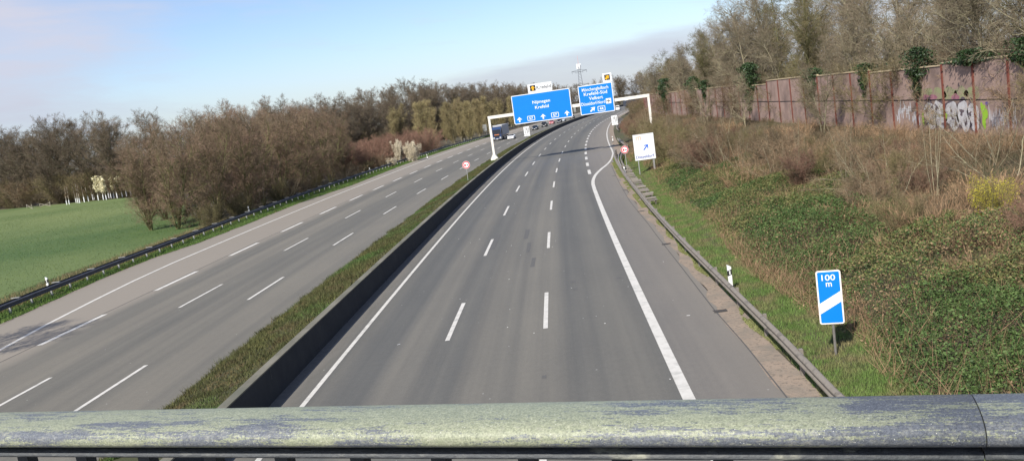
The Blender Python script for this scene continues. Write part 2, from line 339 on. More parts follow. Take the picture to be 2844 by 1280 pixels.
for c in cols:
    x0, y0 = P(ss, grass_R_edge(ss) + 0.2); x1 = wall_x(y0) + 40
    x = x0 + (x1-x0)*c**1.3; z = np.where(c < 1e-6, 0.0, bank_z(x, y0)) + 0.008; V.append(np.stack([x, y0, z], 1))
V = np.concatenate(V); n = len(ss); i, k = np.meshgrid(np.arange(n-1), np.arange(len(cols)-1)); i = i.ravel(); k = k.ravel()
mesh_obj('embankment', V, np.stack([k*n+i, (k+1)*n+i, (k+1)*n+i+1, k*n+i+1], 1), BANK, None, True)['kind'] = 'structure'

mesh_obj('ground', [(-4000, -4000, -0.35), (4000, -4000, -0.35), (4000, 4000, -0.35), (-4000, 4000, -0.35)], [(0, 1, 2, 3)],
         mat('ground', (0.075, 0.065, 0.04), (0.055, 0.06, 0.03), 0.05, 0.95, c3=(0.09, 0.075, 0.05)))['kind'] = 'structure'
GR_SOIL = mat('grass_soil', (0.050, 0.080, 0.018), (0.085, 0.105, 0.030), 2.5, 0.95, c3=(0.06, 0.095, 0.02), bump=0.5, big=(0.5, (0.11, 0.10, 0.045), 0.5, 0.75))
VERGE_L = mat('verge_soil', (0.040, 0.075, 0.014), (0.075, 0.100, 0.028), 1.5, 0.95, c3=(0.05, 0.085, 0.018), bump=0.5, big=(0.4, (0.12, 0.085, 0.05), 0.55, 0.75))
strip('grass_verge', lambda s: asph_L_edge(s) - 6.0, wobble(lambda s: asph_L_edge(s) - 0.25, 0.16, 1.1, 7), 0.012, -60, 330, 1.1, VERGE_L, 10, zf=lambda s, o, k: 0.012 + 0.10*np.minimum(1, np.abs(k-1)*12) * (0.6 + 0.2*np.sin(s*1.7)))
FIELD = mat('crop_field', (0.078, 0.112, 0.026), (0.104, 0.136, 0.032), 3.2, 0.9, c3=(0.050, 0.100, 0.028), detail=10, bump=0.5, big=(0.016, (0.150, 0.185, 0.062), 0.40, 0.66))
fp = [tuple(float(c) for c in P(s_, float(asph_L_edge(s_)) - 4.6)) for s_ in (-40, 0, 20, 35, 50, 65, 80, 92)] + [(-44, 120), (-58, 160), (-88, 205), (-116, 227), (-142, 247), (-250, 330), (-250, -40)]
mesh_obj('field', [(a, b, 0.05) for a, b in fp], [tuple(range(len(fp)))], FIELD)['kind'] = 'structure'

# raised median: bank behind the concrete parapet
MED = mat('median_soil', (0.060, 0.056, 0.024), (0.092, 0.072, 0.036), 1.6, 0.95, c3=(0.048, 0.052, 0.020), bump=0.6)
def med_z(s, o, k=None):
    t = np.clip((o + 4.85)/3.3, 0, 1); return 0.03 + 0.86*(t**0.75) + 0.05*np.sin(s*1.9 + o*3)*np.sin(s*.77+1)*t
strip('median_bank', wobble(-4.85, 0.16, 1.2, 11), -1.52, 0, -80, 620, 1.2, MED, 8, zf=lambda s, o, k: med_z(s, o))
# ---------------------------------------------------------------- sweeps along the road
def sweep(name, prof, off, s0, s1, ds, m, parent=None, closed=True, smooth=False, zf=None):
    """cross-section prof = [(offset, z)] carried along the road at offset off(s)"""
    ss = np.arange(s0, s1 + ds*0.5, ds); o = off(ss) if callable(off) else np.full(len(ss), float(off)); n = len(ss); V = []
    for (a, z) in prof:
        x, y = P(ss, o + a); V.append(np.stack([x, y, np.full(n, z) + (zf(ss) if zf else 0)], 1))
    V = np.concatenate(V); k = len(prof); F = []
    for j in range(k if closed else k-1):
        q = (j+1) % k
        for i in range(n-1): F.append((j*n+i, q*n+i, q*n+i+1, j*n+i+1))
    F.append(tuple(j*n for j in range(k))); F.append(tuple(j*n+n-1 for j in range(k-1, -1, -1)))
    return mesh_obj(name, V, F if closed else F[:-2], m, parent, smooth)
def child(o, root):
    o.parent = root; o.matrix_parent_inverse = Matrix.Translation(-root.location); return o
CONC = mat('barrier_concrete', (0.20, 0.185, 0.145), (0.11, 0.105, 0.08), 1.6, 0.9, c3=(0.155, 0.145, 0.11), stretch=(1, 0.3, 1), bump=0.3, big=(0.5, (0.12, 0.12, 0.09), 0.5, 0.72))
CONCD = mat('dark_concrete', (0.030, 0.032, 0.034), (0.042, 0.044, 0.044), 1.6, 0.95, bump=0.2)  # near-black concrete for the wall face, below a paler coping
w = empty('concrete_barrier', (*P(60, -1.3), 0))
child(sweep('wall_face', [(-0.34, 0.0), (-0.30, 0.985), (-0.03, 0.985), (0.04, 0.0)], -1.2, -78, 600, 2.0, CONCD), w)
child(sweep('coping', [(-0.32, 0.988), (-0.32, 1.03), (-0.02, 1.03), (-0.02, 0.988)], -1.2, -78, 600, 2.0, CONC), w)
jt = MB().box((0, 0, .5), (.012, .035, .98)).build('joint', mat('joint_stain', (.09, .088, .08), (.06, .06, .055), 5), w)
for k in range(44):
    q = jt if k == 0 else jt.copy()
    if k: COL.objects.link(q); q.parent = w
    x, y = P(21 + 6.0*k, -1.192); q.location = (float(x)-w.location.x, float(y)-w.location.y, 0); q.rotation_euler = (0, 0, -heading(21 + 6.0*k)); q.rotation_euler[1] = -.03
tag(w, 'long grey concrete barrier holding the raised planted median beside the right carriageway', 'barrier')

GALV = mat('galvanised_steel', (0.20, 0.185, 0.165), (0.14, 0.13, 0.115), 3, 0.55, c3=(0.25, 0.235, 0.21), metal=0.35, stretch=(1, 1, 1))
GALVD = mat('weathered_steel', (0.060, 0.065, 0.075), (0.040, 0.044, 0.055), 3, 0.6, metal=0.3)
GALVL = mat('bright_galvanised_steel', (0.46, 0.46, 0.44), (0.36, 0.36, 0.35), 3, 0.5, metal=0.3)
def wbeam(side):                            # W section, side=+1 faces +offset
    p = [(0, .75), (.045, .735), (.085, .70), (.085, .665), (.03, .625), (.03, .575), (.085, .535), (.085, .50), (.045, .465), (0, .45)]
    back = [(a-.02, z) for a, z in reversed(p)]
    return [(side*a, z) for a, z in (p + back)]
# left guardrail, double beam with spacers
railL = curve_fn([SO(*q) for q in [(-30.45, 51), (-30.55, 58.8), (-30.4, 65.6), (-29.4, 83), (-28.7, 97), (-27.2, 120.05), (-23.9, 149.5), (-22.3, 167.2), (-20.1, 184.3), (-17.3, 203.7), (-14.2, 226.5), (-10.6, 246.2), (-5.0, 276.3), (8.5, 358.3), (23.6, 413.6)]] + [(-80, -22.2), (20, -23.2), (640, -26.4)])
_t = np.arange(-80, 600, 2.0); _rl = np.convolve(np.pad(railL(_t), 5, 'edge'), np.ones(11)/11, 'valid'); railLs = lambda s: np.interp(s, _t, _rl)
gl = empty('guard_rail', (*P(60, float(railLs(60))), 0)); ginv = gl.location.copy()
BEAML = mat('beam_left', (0.085, 0.088, 0.10), (0.055, 0.058, 0.068), 2, 0.6, metal=0.2)
child(sweep('rail_beam', wbeam(1), railLs, 10, 480, 2.0, BEAML), gl); child(sweep('rail_beam', wbeam(-1), lambda s: railLs(s)-0.5, 10, 480, 2.0, BEAML), gl)
pm = None
for k in range(98):
    s = 41 + 2.45*k; x, y = P(s, float(railLs(s))-0.22)
    if pm is None:
        pm = MB().box((0, 0, .32), (.12, .10, .64), 0).build('post', GALVL, gl); q = pm
    else: q = pm.copy(); COL.objects.link(q); q.parent = gl
    q.location = (x-gl.location.x, y-gl.location.y, 0); q.rotation_euler = (0, 0, -heading(s))
sp = None
for k in range(44):
    s = 42.2 + 4.9*k; x, y = P(s, float(railLs(s))-0.45)
    if sp is None: sp = MB().box((0, 0, .77), (.55, .16, .03)).build('spacer', GALVL, gl); q = sp
    else: q = sp.copy(); COL.objects.link(q); q.parent = gl
    q.location = (x-gl.location.x, y-gl.location.y, 0); q.rotation_euler = (0, 0, -heading(s))
tag(gl, 'long dark double guardrail on pale posts along the far left verge', 'guardrail')
# right guardrail
gr = empty('guard_rail', (*P(30, float(railR(30))), 0))
BEAMR = mat('beam_right', (0.215, 0.185, 0.150), (0.135, 0.118, 0.098), 2.5, 0.7, c3=(0.25, 0.22, 0.18), metal=0.1)
child(sweep('rail_beam', wbeam(-1), railR, -10, 119, 1.5, BEAMR), gr); child(sweep('rail_beam', [(.03, .70), (.06, .705), (.09, .69), (.09, .52), (.06, .50), (.03, .51)], railR, -10, 119, 1.5, BEAMR), gr)
pm = None
for k in range(34):
    s = -8 + 3.9*k
    if s > 119: break
    x, y = P(s, float(railR(s))+0.13)
    if pm is None: pm = MB().box((0, 0, .36), (.10, .12, .74)).build('post', BEAMR, gr); q = pm
    else: q = pm.copy(); COL.objects.link(q); q.parent = gr
    q.location = (x-gr.location.x, y-gr.location.y, 0); q.rotation_euler = (0, 0, -heading(s))
tag(gr, 'brownish steel guardrail running from the bridge along the right shoulder', 'guardrail')
# second rail starting behind the first and following the exit lane
r2 = curve_fn([SO(*q) for q in [(11.9, 88.5), (12.95, 98.6), (14.3, 107.5), (16.0, 115.5), (17.5, 123.0), (18.2, 130.4), (18.75, 137.8), (19.6, 147.3)]] + [(165, 17.1), (180, 17.3), (640, 17.6)])
_t2 = np.arange(86, 150, 1.0); _r2 = np.convolve(np.pad(r2(_t2), 2, 'edge'), np.ones(5)/5, 'valid'); r2s = lambda s: np.interp(s, _t2, _r2)
g2 = empty('guard_rail', (*P(110, float(r2s(110))), 0)); PALE = mat('beam_pale', (0.33, 0.30, 0.25), (0.25, 0.22, 0.18), 2.5, 0.6, metal=0.2)
child(sweep('rail_beam', wbeam(-1), r2s, 90, 149, 1.5, PALE), g2); child(sweep('rail_beam', wbeam(1), lambda s: r2s(s)+.25, 90, 149, 1.5, PALE), g2)
for k in range(15):
    s = 91 + 4.0*k; x, y = P(s, float(r2s(s))+0.12)
    q = MB().box((0, 0, .35), (.10, .12, .70)).build('post', PALE, g2) if k == 0 else g2.children[-1].copy()
    if k: COL.objects.link(q); q.parent = g2
    q.location = (x-g2.location.x, y-g2.location.y, 0)
tag(g2, 'pale curved guardrail snaking past the exit lane behind the round sign', 'guardrail')
# steel beams laid crosswise behind the rail
BEAMG = mat('stacked_beam', (0.22, 0.19, 0.155), (0.14, 0.125, 0.10), 4, 0.8, c3=(0.25, 0.22, 0.18), rand=0.3)
sb = MB(); sb.box((0, 0, .30), (.80, .55, .06)); sb.box((-.25, 0, .135), (.08, .40, .27)); sb.box((.25, 0, .135), (.08, .40, .27)); st0 = sb.build('crosswise_beam', BEAMG); rr = random.Random(4)
for k in range(22):
    s = 62.0 + k*1.52; o = float(railR(s)) + .62 + (0.12 if k % 7 == 3 else 0)
    x, y = P(s, o); q = st0 if k == 0 else st0.copy()
    if k: COL.objects.link(q)
    q.location = (float(x), float(y), .06 + rr.uniform(-.02, .06)); q.rotation_euler = (0, rr.uniform(-.03, .03), -heading(s) + rr.uniform(-.05, .05)); q.scale = (rr.uniform(.85, 1.05), 1, 1)
    tag(q, 'weathered grey beam lying crosswise on the grass behind the right guardrail', 'beam', 'row of beams lying behind the guardrail')

# ---------------------------------------------------------------- signs
BLUE = mat('sign_blue', (0.0, 0.205, 0.86), (0.0, 0.195, 0.82), 0.6, 0.45, spec=0.4)
WHITE = mat('sign_white', (0.84, 0.85, 0.84), (0.80, 0.81, 0.80), 1, 0.5)
CREAM = mat('gantry_cream', (0.80, 0.77, 0.69), (0.72, 0.68, 0.60), 1.2, 0.6, big=(0.8, (0.5, 0.44, 0.35), 0.62, 0.85))
BLACK = mat('sign_black', (0.02, 0.02, 0.02), (0.03, 0.03, 0.03), 3, 0.5)
GREY = mat('sign_grey', (0.16, 0.17, 0.18), (0.13, 0.14, 0.15), 3, 0.5)
YEL = mat('sign_amber', (0.80, 0.42, 0.015), (0.74, 0.38, 0.01), 3, 0.5)
RED = mat('sign_red', (0.70, 0.02, 0.03), (0.62, 0.02, 0.03), 3, 0.5)
BACK = mat('sign_back', (0.30, 0.31, 0.30), (0.22, 0.23, 0.22), 2, 0.5, metal=0.2)
NAVY = mat('sign_navy', (0.06, 0.10, 0.36), (0.05, 0.09, 0.32), 3, 0.5)
def rrect(cx, cz, w, h, r=0.1, n=5):
    pts = []
    for (sx, sz, a0) in ((1, 1, 0), (-1, 1, 90), (-1, -1, 180), (1, -1, 270)):
        for i in range(n+1):
            a = R(a0 + 90*i/n); pts.append((cx + sx*(w/2-r) + r*math.cos(a), cz + sz*(h/2-r) + r*math.sin(a)))
    return pts
def plate(name, poly, y0, y1, m, parent): return MB().prism(poly, y0, y1).build(name, m, parent)
def text(body, cx, cz, capw, caph, y, m, parent, bold=0.012, name='lettering'):
    cu = bpy.data.curves.new('t', 'FONT'); cu.body = body; cu.size = 1.0; cu.align_x = 'CENTER'; cu.extrude = 0.004; cu.offset = bold; cu.resolution_u = 3
    to = bpy.data.objects.new('t', cu); me = bpy.data.meshes.new_from_object(to); bpy.data.objects.remove(to); bpy.data.curves.remove(cu)
    co = np.zeros(len(me.vertices)*3); me.vertices.foreach_get('co', co); co = co.reshape(-1, 3)
    wx = co[:, 0].max()-co[:, 0].min(); sx = capw/wx; sz = caph/0.70; mx_ = (co[:, 0].max()+co[:, 0].min())/2
    new = np.stack([(co[:, 0]-mx_)*sx + cx, np.full(len(co), y) - co[:, 2]*1.0, co[:, 1]*sz + cz - caph/2], 1)
    me.vertices.foreach_set('co', new.ravel()); me.update(); me.name = name; me.materials.clear(); me.materials.append(m)
    o = bpy.data.objects.new(name, me); COL.objects.link(o); o.parent = parent; return o
def arrow(cx, cz, s, ang, y, m, parent, head=0.5, shaft=0.2, style='fill'):
    pts = [(-shaft/2, -.5), (shaft/2, -.5), (shaft/2, 0.02), (head, -.08), (0, .5), (-head, -.08), (-shaft/2, 0.02)] if style == 'fill' else \
          [(-.10, -.6), (.10, -.6), (.10, .22), (.40, -.10), (.40, .16), (0, .58), (-.40, .16), (-.40, -.10), (-.10, .22)]
    c, q = math.cos(ang), math.sin(ang)
    return plate('arrow', [(cx + s*(a*c + b*q), cz + s*(-a*q + b*c)) for a, b in pts], y-.004, y, m, parent)
def uvloc(poly_px, up_px, flatcorner=None): pass

# gantry: foot stands on the raised median
gx, gy = G(1374, 439, 0.92); GS, GO = SO(gx, gy); GH = heading(GS)
tx, ty = math.cos(GH), -math.sin(GH)                      # across the road, to the right
gan = empty('sign_gantry', (gx, gy, 0.0), -GH)
def on_gantry(px, py, back=0.0):                          # (u, z) in the gantry's own plane
    v = ray(px, py); nx, ny = -ty, tx; d0 = (gx*nx + gy*ny) - back
    t = d0/(v[0]*nx + v[1]*ny); X, Y, Z = v[0]*t, v[1]*t, CAMH + v[2]*t
    return ((X-gx)*tx + (Y-gy)*ty, Z)
uL, zL = on_gantry(1357, 326); uR, zR = on_gantry(1800, 264); zb = (zL+zR)/2 + 0.0
L = uR
MB().box((0, 0, (zb+.9)/2 + .2), (.34, .34, zb-.9+.0), 0).build('post', CREAM, gan, bevel=.02)
p1 = gan.children[-1]
MB().prism([(-.55, .72), (.55, .72), (.55, .95), (.20, 1.55), (-.20, 1.55), (-.55, .95)], -.45, .45).build('foot', CREAM, gan)
MB().box((L, 0, (zb+.3)/2), (.34, .34, zb-.3)).build('post', CREAM, gan, bevel=.02)
MB().prism([(L-.5, .2), (L+.5, .2), (L+.5, .4), (L+.2, 1.0), (L-.2, 1.0), (L-.5, .4)], -.45, .45).build('foot', CREAM, gan)
MB().box((L/2, 0, zb), (L+.36, .40, .46)).build('beam', CREAM, gan, bevel=.02)
b = MB()
for u in np.arange(4.2, L-4, 1.6): b.box((u, -.26, zb), (.10, .12, 1.6))
b.build('bracket', BACK, gan)
b = MB(); b.box((L-6.6, 0, zb+.30), (.9, .16, .10)); b.box((L-6.3, 0, zb+.42), (.4, .12, .12)); b.build('detector', CREAM, gan)
def quad_uv(c):                                          # corners TL TR BR BL in photo pixels -> centre, width, height in the plane
    q = [on_gantry(*p, back=.35) for p in c]
    return ((q[0][0]+q[1][0]+q[2][0]+q[3][0])/4, (q[0][1]+q[1][1]+q[2][1]+q[3][1])/4, (q[1][0]-q[0][0]+q[2][0]-q[3][0])/2, (q[0][1]-q[3][1]+q[1][1]-q[2][1])/2)
def panel(c, base, face, border=.09, rad=.25):
    cx, cz, w, h = quad_uv(c); pl = plate('sign_panel', rrect(cx, cz, w, h, rad), -.42, -.36, base, gan)
    plate('panel_face', rrect(cx, cz, w-2*border, h-2*border, max(.03, rad-border)), -.426, -.42, face, pl)
    return pl, (lambda u, v: (cx - w/2 + u*w, cz + h/2 - v*h)), w, h
c1 = [(1419, 266.3), (1581.3, 243.2), (1591, 322.9), (1429.6, 345.7)]
pl, at, w, h = panel(c1, WHITE, BLUE, .10, .22); YF = -.431
def shield(num, u, v, sw, sh):
    x, z = at(u, v); plate('route_shield', rrect(x, z, sw, sh, .12), YF-.003, YF, WHITE, pl); plate('route_shield_face', rrect(x, z, sw-.16, sh-.16, .06), YF-.007, YF-.003, BLUE, pl)
    text(num, x, z, sw*.50, sh*.50, YF-.010, WHITE, pl, .02)
text('Nijmegen', *at(.50, .315), 2.62, .44, YF, WHITE, pl, .012); text('Krefeld', *at(.50, .50), 2.05, .44, YF, WHITE, pl, .012)
for u in (.093, .50, .908): arrow(*at(u, .845), .74, 0, YF, WHITE, pl, .56, .28)
shield('57', .294, .848, 1.14, .72); shield('57', .703, .848, 1.14, .72)
c2 = [(1464.6, 233.8), (1531.2, 225), (1534.2, 249.5), (1467.3, 259)]
pl, at, w, h = panel(c2, WHITE, GREY, .07, .08)
fx, fz = at(.5, .5); plate('panel_face', rrect(fx, fz, w-.20, h-.20, .05), -.431, -.427, WHITE, pl)
x, z = at(.205, .47); plate('arrow_field', rrect(x, z, .84, .84, .03), -.436, -.432, BLACK, pl); arrow(x, z, .70, 0, -.438, YEL, pl, .52, .36)
x, z = at(.655, .47); text('Krefeld', x, z, 2.15, .50, -.434, GREY, pl, .022)
c3 = [(1604, 239.2), (1699.5, 226.4), (1707.7, 306.1), (1613.8, 320)]
pl, at, w, h = panel(c3, WHITE, BLUE, .10, .16)
text('Mönchengladbach', *at(.497, .145), 3.9, .46, YF, WHITE, pl, .008); text('Krefeld-Süd', *at(.494, .30), 3.45, .46, YF, WHITE, pl, .010)
text('Velbert', *at(.493, .46), 2.05, .46, YF, WHITE, pl, .010); text('Düsseldorf-Nord', *at(.395, .63), 3.55, .46, YF, WHITE, pl, .008)
x, z = at(.845, .63); plate('airport_field', rrect(x, z, .76, .76, .05), YF-.003, YF, WHITE, pl)
pts = [(-.30, 0), (-.25, .05), (0, .045), (-.14, .30), (-.07, .30), (.12, .045), (.26, .04), (.32, 0), (.26, -.04), (.12, -.045), (-.07, -.30), (-.14, -.30), (0, -.045), (-.25, -.05)]
plate('aeroplane_symbol', [(x+a, z+b_) for a, b_ in pts], YF-.008, YF-.004, BLACK, pl); plate('aeroplane_symbol', [(x-.30, z+.13), (x-.24, z+.13), (x-.17, z), (x-.24, z-.13), (x-.30, z-.13)], YF-.008, YF-.004, BLACK, pl)
arrow(*at(.36, .84), .95, R(50), YF, WHITE, pl, .40, .22); shield('44', .615, .855, 1.12, .76)
c4 = [(1672.4, 204), (1697.2, 200.6), (1700, 224.6), (1675, 228.2)]
pl, at, w, h = panel(c4, WHITE, WHITE, .05, .06)
x, z = at(.5, .47); plate('arrow_field', rrect(x, z, .82, .82, .03), -.436, -.432, BLACK, pl); arrow(x, z, .74, R(45), -.438, YEL, pl, .50, .40)
tag(gan, 'cream steel gantry over the right carriageway carrying two blue direction signs', 'sign gantry')

# 100 m countdown marker
bx, by = G(2324.9, 986.1); root = empty('exit_countdown_marker', (bx, by, 0), R(-19)); 
def in_plane(px, py, x0, y0, rz):
    v = ray(px, py); nx, ny = -math.sin(rz), math.cos(rz); t = (x0*nx + y0*ny)/(v[0]*nx + v[1]*ny)
    return ((v[0]*t-x0)*math.cos(rz) + (v[1]*t-y0)*math.sin(rz), CAMH + v[2]*t)
rz = R(-19); q = [in_plane(*p, bx, by, rz) for p in ((2260.5, 753), (2330, 742.5), (2349.5, 891), (2280.5, 901.5))]
cx = sum(a[0] for a in q)/4; cz = sum(a[1] for a in q)/4; w = (q[1][0]-q[0][0]+q[2][0]-q[3][0])/2; h = (q[0][1]-q[3][1]+q[1][1]-q[2][1])/2
plate('sign_panel', rrect(cx, cz, w, h, .07), -.06, -.035, mat('rim', (.62, .50, .42), (.5, .4, .33), 5), root)
plate('border', rrect(cx, cz, w-.02, h-.02, .06), -.063, -.06, WHITE, root)
fw, fh = w-.085, h-.085; pf = plate('panel_face', rrect(cx, cz, fw, fh, .035), -.067, -.063, BLUE, root)
z1, z2 = cz + fh/2 - fh*.605, cz + fh/2 - fh*.375                # slanted white bar
plate('diagonal_bar', [(cx-fw/2-.02, z1-.03), (cx+fw/2+.02, z2+.0), (cx+fw/2+.02, z2-.25*fh*.82), (cx-fw/2-.02, z1-.03-.25*fh*.82)], -.071, -.067, WHITE, root)
text('100', cx-.0, cz+fh/2-.155, fw*.62, .165, -.070, WHITE, root, .008); text('m', cx+.0, cz+fh/2-.325, fw*.27, .17, -.070, WHITE, root, .008)
MB().tube((cx+.02, 0, 0), (cx+.02, 0, cz+.3), .038, n=10).build('post', GALV, root)
tag(root, 'blue and white exit countdown marker reading 100 m on a grey post', 'road sign')

# white trade fair sign
q = [in_plane(*p, *G(1797, 482), -heading(84)) for p in ((1755.8, 373.7), (1814.7, 366.2), (1821.6, 438.5), (1764, 446))]
fx, fy = G(1797, 482); root = empty('destination_sign', (fx, fy, 0), -heading(84))
cx = sum(a[0] for a in q)/4; cz = sum(a[1] for a in q)/4; w = (q[1][0]-q[0][0]+q[2][0]-q[3][0])/2; h = (q[0][1]-q[3][1]+q[1][1]-q[2][1])/2
plate('sign_panel', rrect(cx, cz, w, h, .05), -.07, -.03, BACK, root); plate('panel_face', rrect(cx, cz, w-.06, h-.06, .03), -.074, -.07, WHITE, root)
at = lambda u, v: (cx - w/2 + u*w, cz + h/2 - v*h)
ORG = mat('faded_red', (.82, .46, .36), (.80, .52, .42), 4, .5); GRN = mat('faded_green', (.48, .70, .58), (.54, .74, .62), 4, .5)
def frame(cx_, cz_, s, t, m, y):
    b = MB()
    for (a, c, d, e) in ((0, s/2, s, t), (0, -s/2, s, t), (s/2, 0, t, s), (-s/2, 0, t, s)): b.box((cx_+a, y, cz_+c), (d, .003, e))
    return b.build('logo_frame', m, root)
x, z = at(.265, .175); frame(x, z, .74, .022, ORG, -.076)
b = MB()
b.prism(rrect(x-.20, z+.04, .12, .36, .05), -.079, -.075); b.prism(rrect(x, z+.04, .12, .36, .05), -.079, -.075); b.prism(rrect(x+.20, z+.04, .12, .36, .05), -.079, -.075); b.prism(rrect(x, z+.18, .52, .10, .05), -.0795, -.0755); b.box((x, -.077, z-.22), (.50, .004, .035)); b.build('red_logo', ORG, root)
x, z = at(.745, .175); frame(x, z, .74, .016, mat('pale_green', (.6, .72, .66)), -.076); b = MB()
for k in range(18):
    a = 2*math.pi*k/18; b.box((x + .27*math.cos(a), -.077, z + .17*math.sin(a)), (.06, .004, .075))
b.build('green_logo', GRN, root)
arrow(*at(.575, .52), .58, R(42), -.076, mat('arrow_blue', (.02, .14, .62)), root, style='line')
text('Düsseldorf', *at(.49, .865), w*.86, .27, -.076, NAVY, root, .020)
for u in (.12, .86): MB().tube((cx-w/2+u*w+.07, 0, -.1), (cx-w/2+u*w+.07, 0, cz+h*.4), .05, n=8).build('post', GALVL, root)
MB().tube((cx-w/2+.86*w-.02, .10, -.1), (cx-w/2+.86*w-.02, .02, cz), .03, n=6).build('brace', GALVL, root)
tag(root, 'white destination sign for Düsseldorf with blue arrow on two posts', 'road sign')

# round no-overtaking signs
def round_sign(base, zb_, ctr, diam, label):
    x0, y0 = G(*base, zb_); s_, o_ = SO(x0, y0); rz = -heading(s_)*.6; u, z = in_plane(*ctr, x0, y0, rz); r = empty('no_overtaking_sign', (x0, y0, zb_), rz); z -= zb_
    d = diam; C = lambda rad: [(u + rad*math.cos(2*math.pi*i/32), z + rad*math.sin(2*math.pi*i/32)) for i in range(32)]
    plate('sign_disc', C(d/2), -.05, -.03, WHITE, r); plate('red_ring', C(d/2*.94), -.054, -.05, RED, r); plate('disc_face', C(d/2*.70), -.058, -.054, WHITE, r)
    b = MB(); k = d/.84; b.box((u-.12*k, -.06, z+.01*k), (.17*k, .004, .19*k)); b.box((u-.12*k, -.06, z-.10*k), (.20*k, .0042, .05*k)); b.build('truck_symbol', RED, r)
    b = MB(); b.box((u+.13*k, -.06, z-.06*k), (.20*k, .004, .06*k)); b.box((u+.13*k, -.06, z-.01*k), (.11*k, .0042, .06*k)); b.build('car_symbol', BLACK, r)
    MB().tube((u*.0+0, 0, -.1), (u, 0, z+d*.3), .035, n=8).build('post', GALVL, r)
    tag(r, label, 'road sign')
round_sign((1742.9, 473), 0.05, (1734.7, 414.3), .80, 'round red-ringed no-overtaking sign on the grass left of the white sign')
round_sign((1299.8, 498.8), 0.85, (1294.6, 456.6), .86, 'round red-ringed no-overtaking sign standing on the planted median')

# lane guidance signs
def lane_sign(base, zb_, c, label, lower=True):
    x0, y0 = G(*base, zb_); s_, o_ = SO(x0, y0); rz = -heading(s_); q = [in_plane(*p, x0, y0, rz) for p in c]; r = empty('lane_guidance_sign', (x0, y0, zb_), rz)
    cx = sum(a[0] for a in q)/4; cz = sum(a[1] for a in q)/4 - zb_; w = (q[1][0]-q[0][0]+q[2][0]-q[3][0])/2; h = (q[0][1]-q[3][1]+q[1][1]-q[2][1])/2
    ch = h*.80; c1z = cz + h/2 - ch/2
    plate('sign_panel', rrect(cx, c1z, w, ch, .05), -.07, -.03, WHITE, r)
    b = MB()
    b.box((cx+.34*w, -.073, c1z-.0*ch), (.09*w, .005, .72*ch)); b.box((cx+.10*w, -.073, c1z), (.10*w, .005, .74*ch)); b.box((cx-.09*w, -.073, c1z+.18*ch), (.09*w, .005, .35*ch)); b.box((cx-.27*w, -.073, c1z-.20*ch), (.09*w, .005, .34*ch))
    b.prism([(cx-.275*w, c1z-.05*ch), (cx-.225*w, c1z-.05*ch), (cx-.055*w, c1z+.08*ch), (cx-.105*w, c1z+.08*ch)], -.0755, -.0705); b.build('lane_symbols', BLACK, r)
    plate('distance_plate', rrect(cx, cz - h/2 + h*.085, w*1.02, h*.16, .03), -.07, -.03, WHITE, r); text('200 m', cx, cz-h/2+h*.085, w*.6, h*.07, -.073, GREY, r, .005)
    for u in (-.12, .12): MB().tube((cx+u*w, 0, -.3), (cx+u*w, 0, cz), .05, n=6).build('post', GALV, r)
    tag(r, label, 'road sign')
lane_sign((1466, 386), .85, [(1453.8, 351), (1469.3, 350.2), (1472.1, 376), (1456.4, 377.5)], 'small white lane guidance sign standing in the median between carriageways')
lane_sign((1708, 357), .2, [(1697, 320.8), (1713.8, 318.8), (1716, 344.6), (1700.5, 347)], 'small white lane guidance sign at the exit lane edge under the gantry')
def back_sign(base, c, label):
    x0, y0 = G(*base); s_, o_ = SO(x0, y0); rz = -heading(s_); q = [in_plane(*p, x0, y0, rz) for p in c]; r = empty('sign_seen_from_behind', (x0, y0, 0), rz)
    cx = sum(a[0] for a in q)/4; cz = sum(a[1] for a in q)/4; w = (q[1][0]-q[0][0]+q[2][0]-q[3][0])/2; h = (q[0][1]-q[3][1]+q[1][1]-q[2][1])/2
    plate('sign_panel', rrect(cx, cz, w, h, .04), .03, .07, BACK, r); b = MB()
    for k in (-.36, 0, .36): b.box((cx, .01, cz+k*h), (w*.96, .04, .07))
    b.build('stiffener', GALVL, r)
    for u in (-.2, .2): MB().tube((cx+u*w, 0, -.1), (cx+u*w, 0, cz+h*.45), .05, n=6).build('post', GALVL, r)
    tag(r, label, 'road sign')
back_sign((1347, 378), [(1339, 345), (1350.5, 344.5), (1353, 362), (1341, 363)], 'grey back of a sign panel on two posts at the left road edge')
back_sign((1597.5, 314), [(1592.3, 296), (1598.8, 295.4), (1600, 309), (1593.6, 310)], 'distant grey sign back glimpsed between the two blue gantry signs')

# delineator posts
DW = mat('delineator_white', (0.82, 0.82, 0.78), (0.74, 0.74, 0.70), 3, 0.5)
d0 = empty('delineator_post'); MB().prism([(-.06, 0), (.06, 0), (.06, .95), (-.06, 1.04)], -.04, .04).build('body', DW, d0, bevel=.01)
MB().prism([(-.062, .60), (.062, .66), (.062, .86), (-.062, .80)], -.044, .044).build('black_band', BLACK, d0); MB().box((0, -.047, .73), (.035, .006, .14)).build('reflector', DW, d0)
MB().prism([(-.061, .0), (.061, .0), (.061, .22), (-.061, .22)], -.0415, .0415).build('dark_foot', GALVD, d0)
spots = [((2023.7, 734), 1.0, 'right', 'white delineator post with black band standing nearest, beside the right guardrail'), ((1733, 461), 1.0, 'right', 'delineator post at the far end of the row of grey beams'), ((1700.5, 377), 1.0, 'right', 'small delineator post at the exit lane beyond the round sign'),
         ((128, 768), 1.05, 'left', 'white delineator post behind the left guardrail at the green field'), ((689, 571), 1.05, 'left', 'delineator post behind the left guardrail below the bare brown trees'), ((1026, 464.5), 1.05, 'left', 'delineator post behind the left guardrail near the white blossoming bush'), ((1185.5, 427.5), 1.05, 'left', 'delineator post behind the left guardrail right of the white blossoming bush'), ((1289, 383.5), 1.05, 'left', 'farthest visible delineator post on the left verge before the gantry post')]
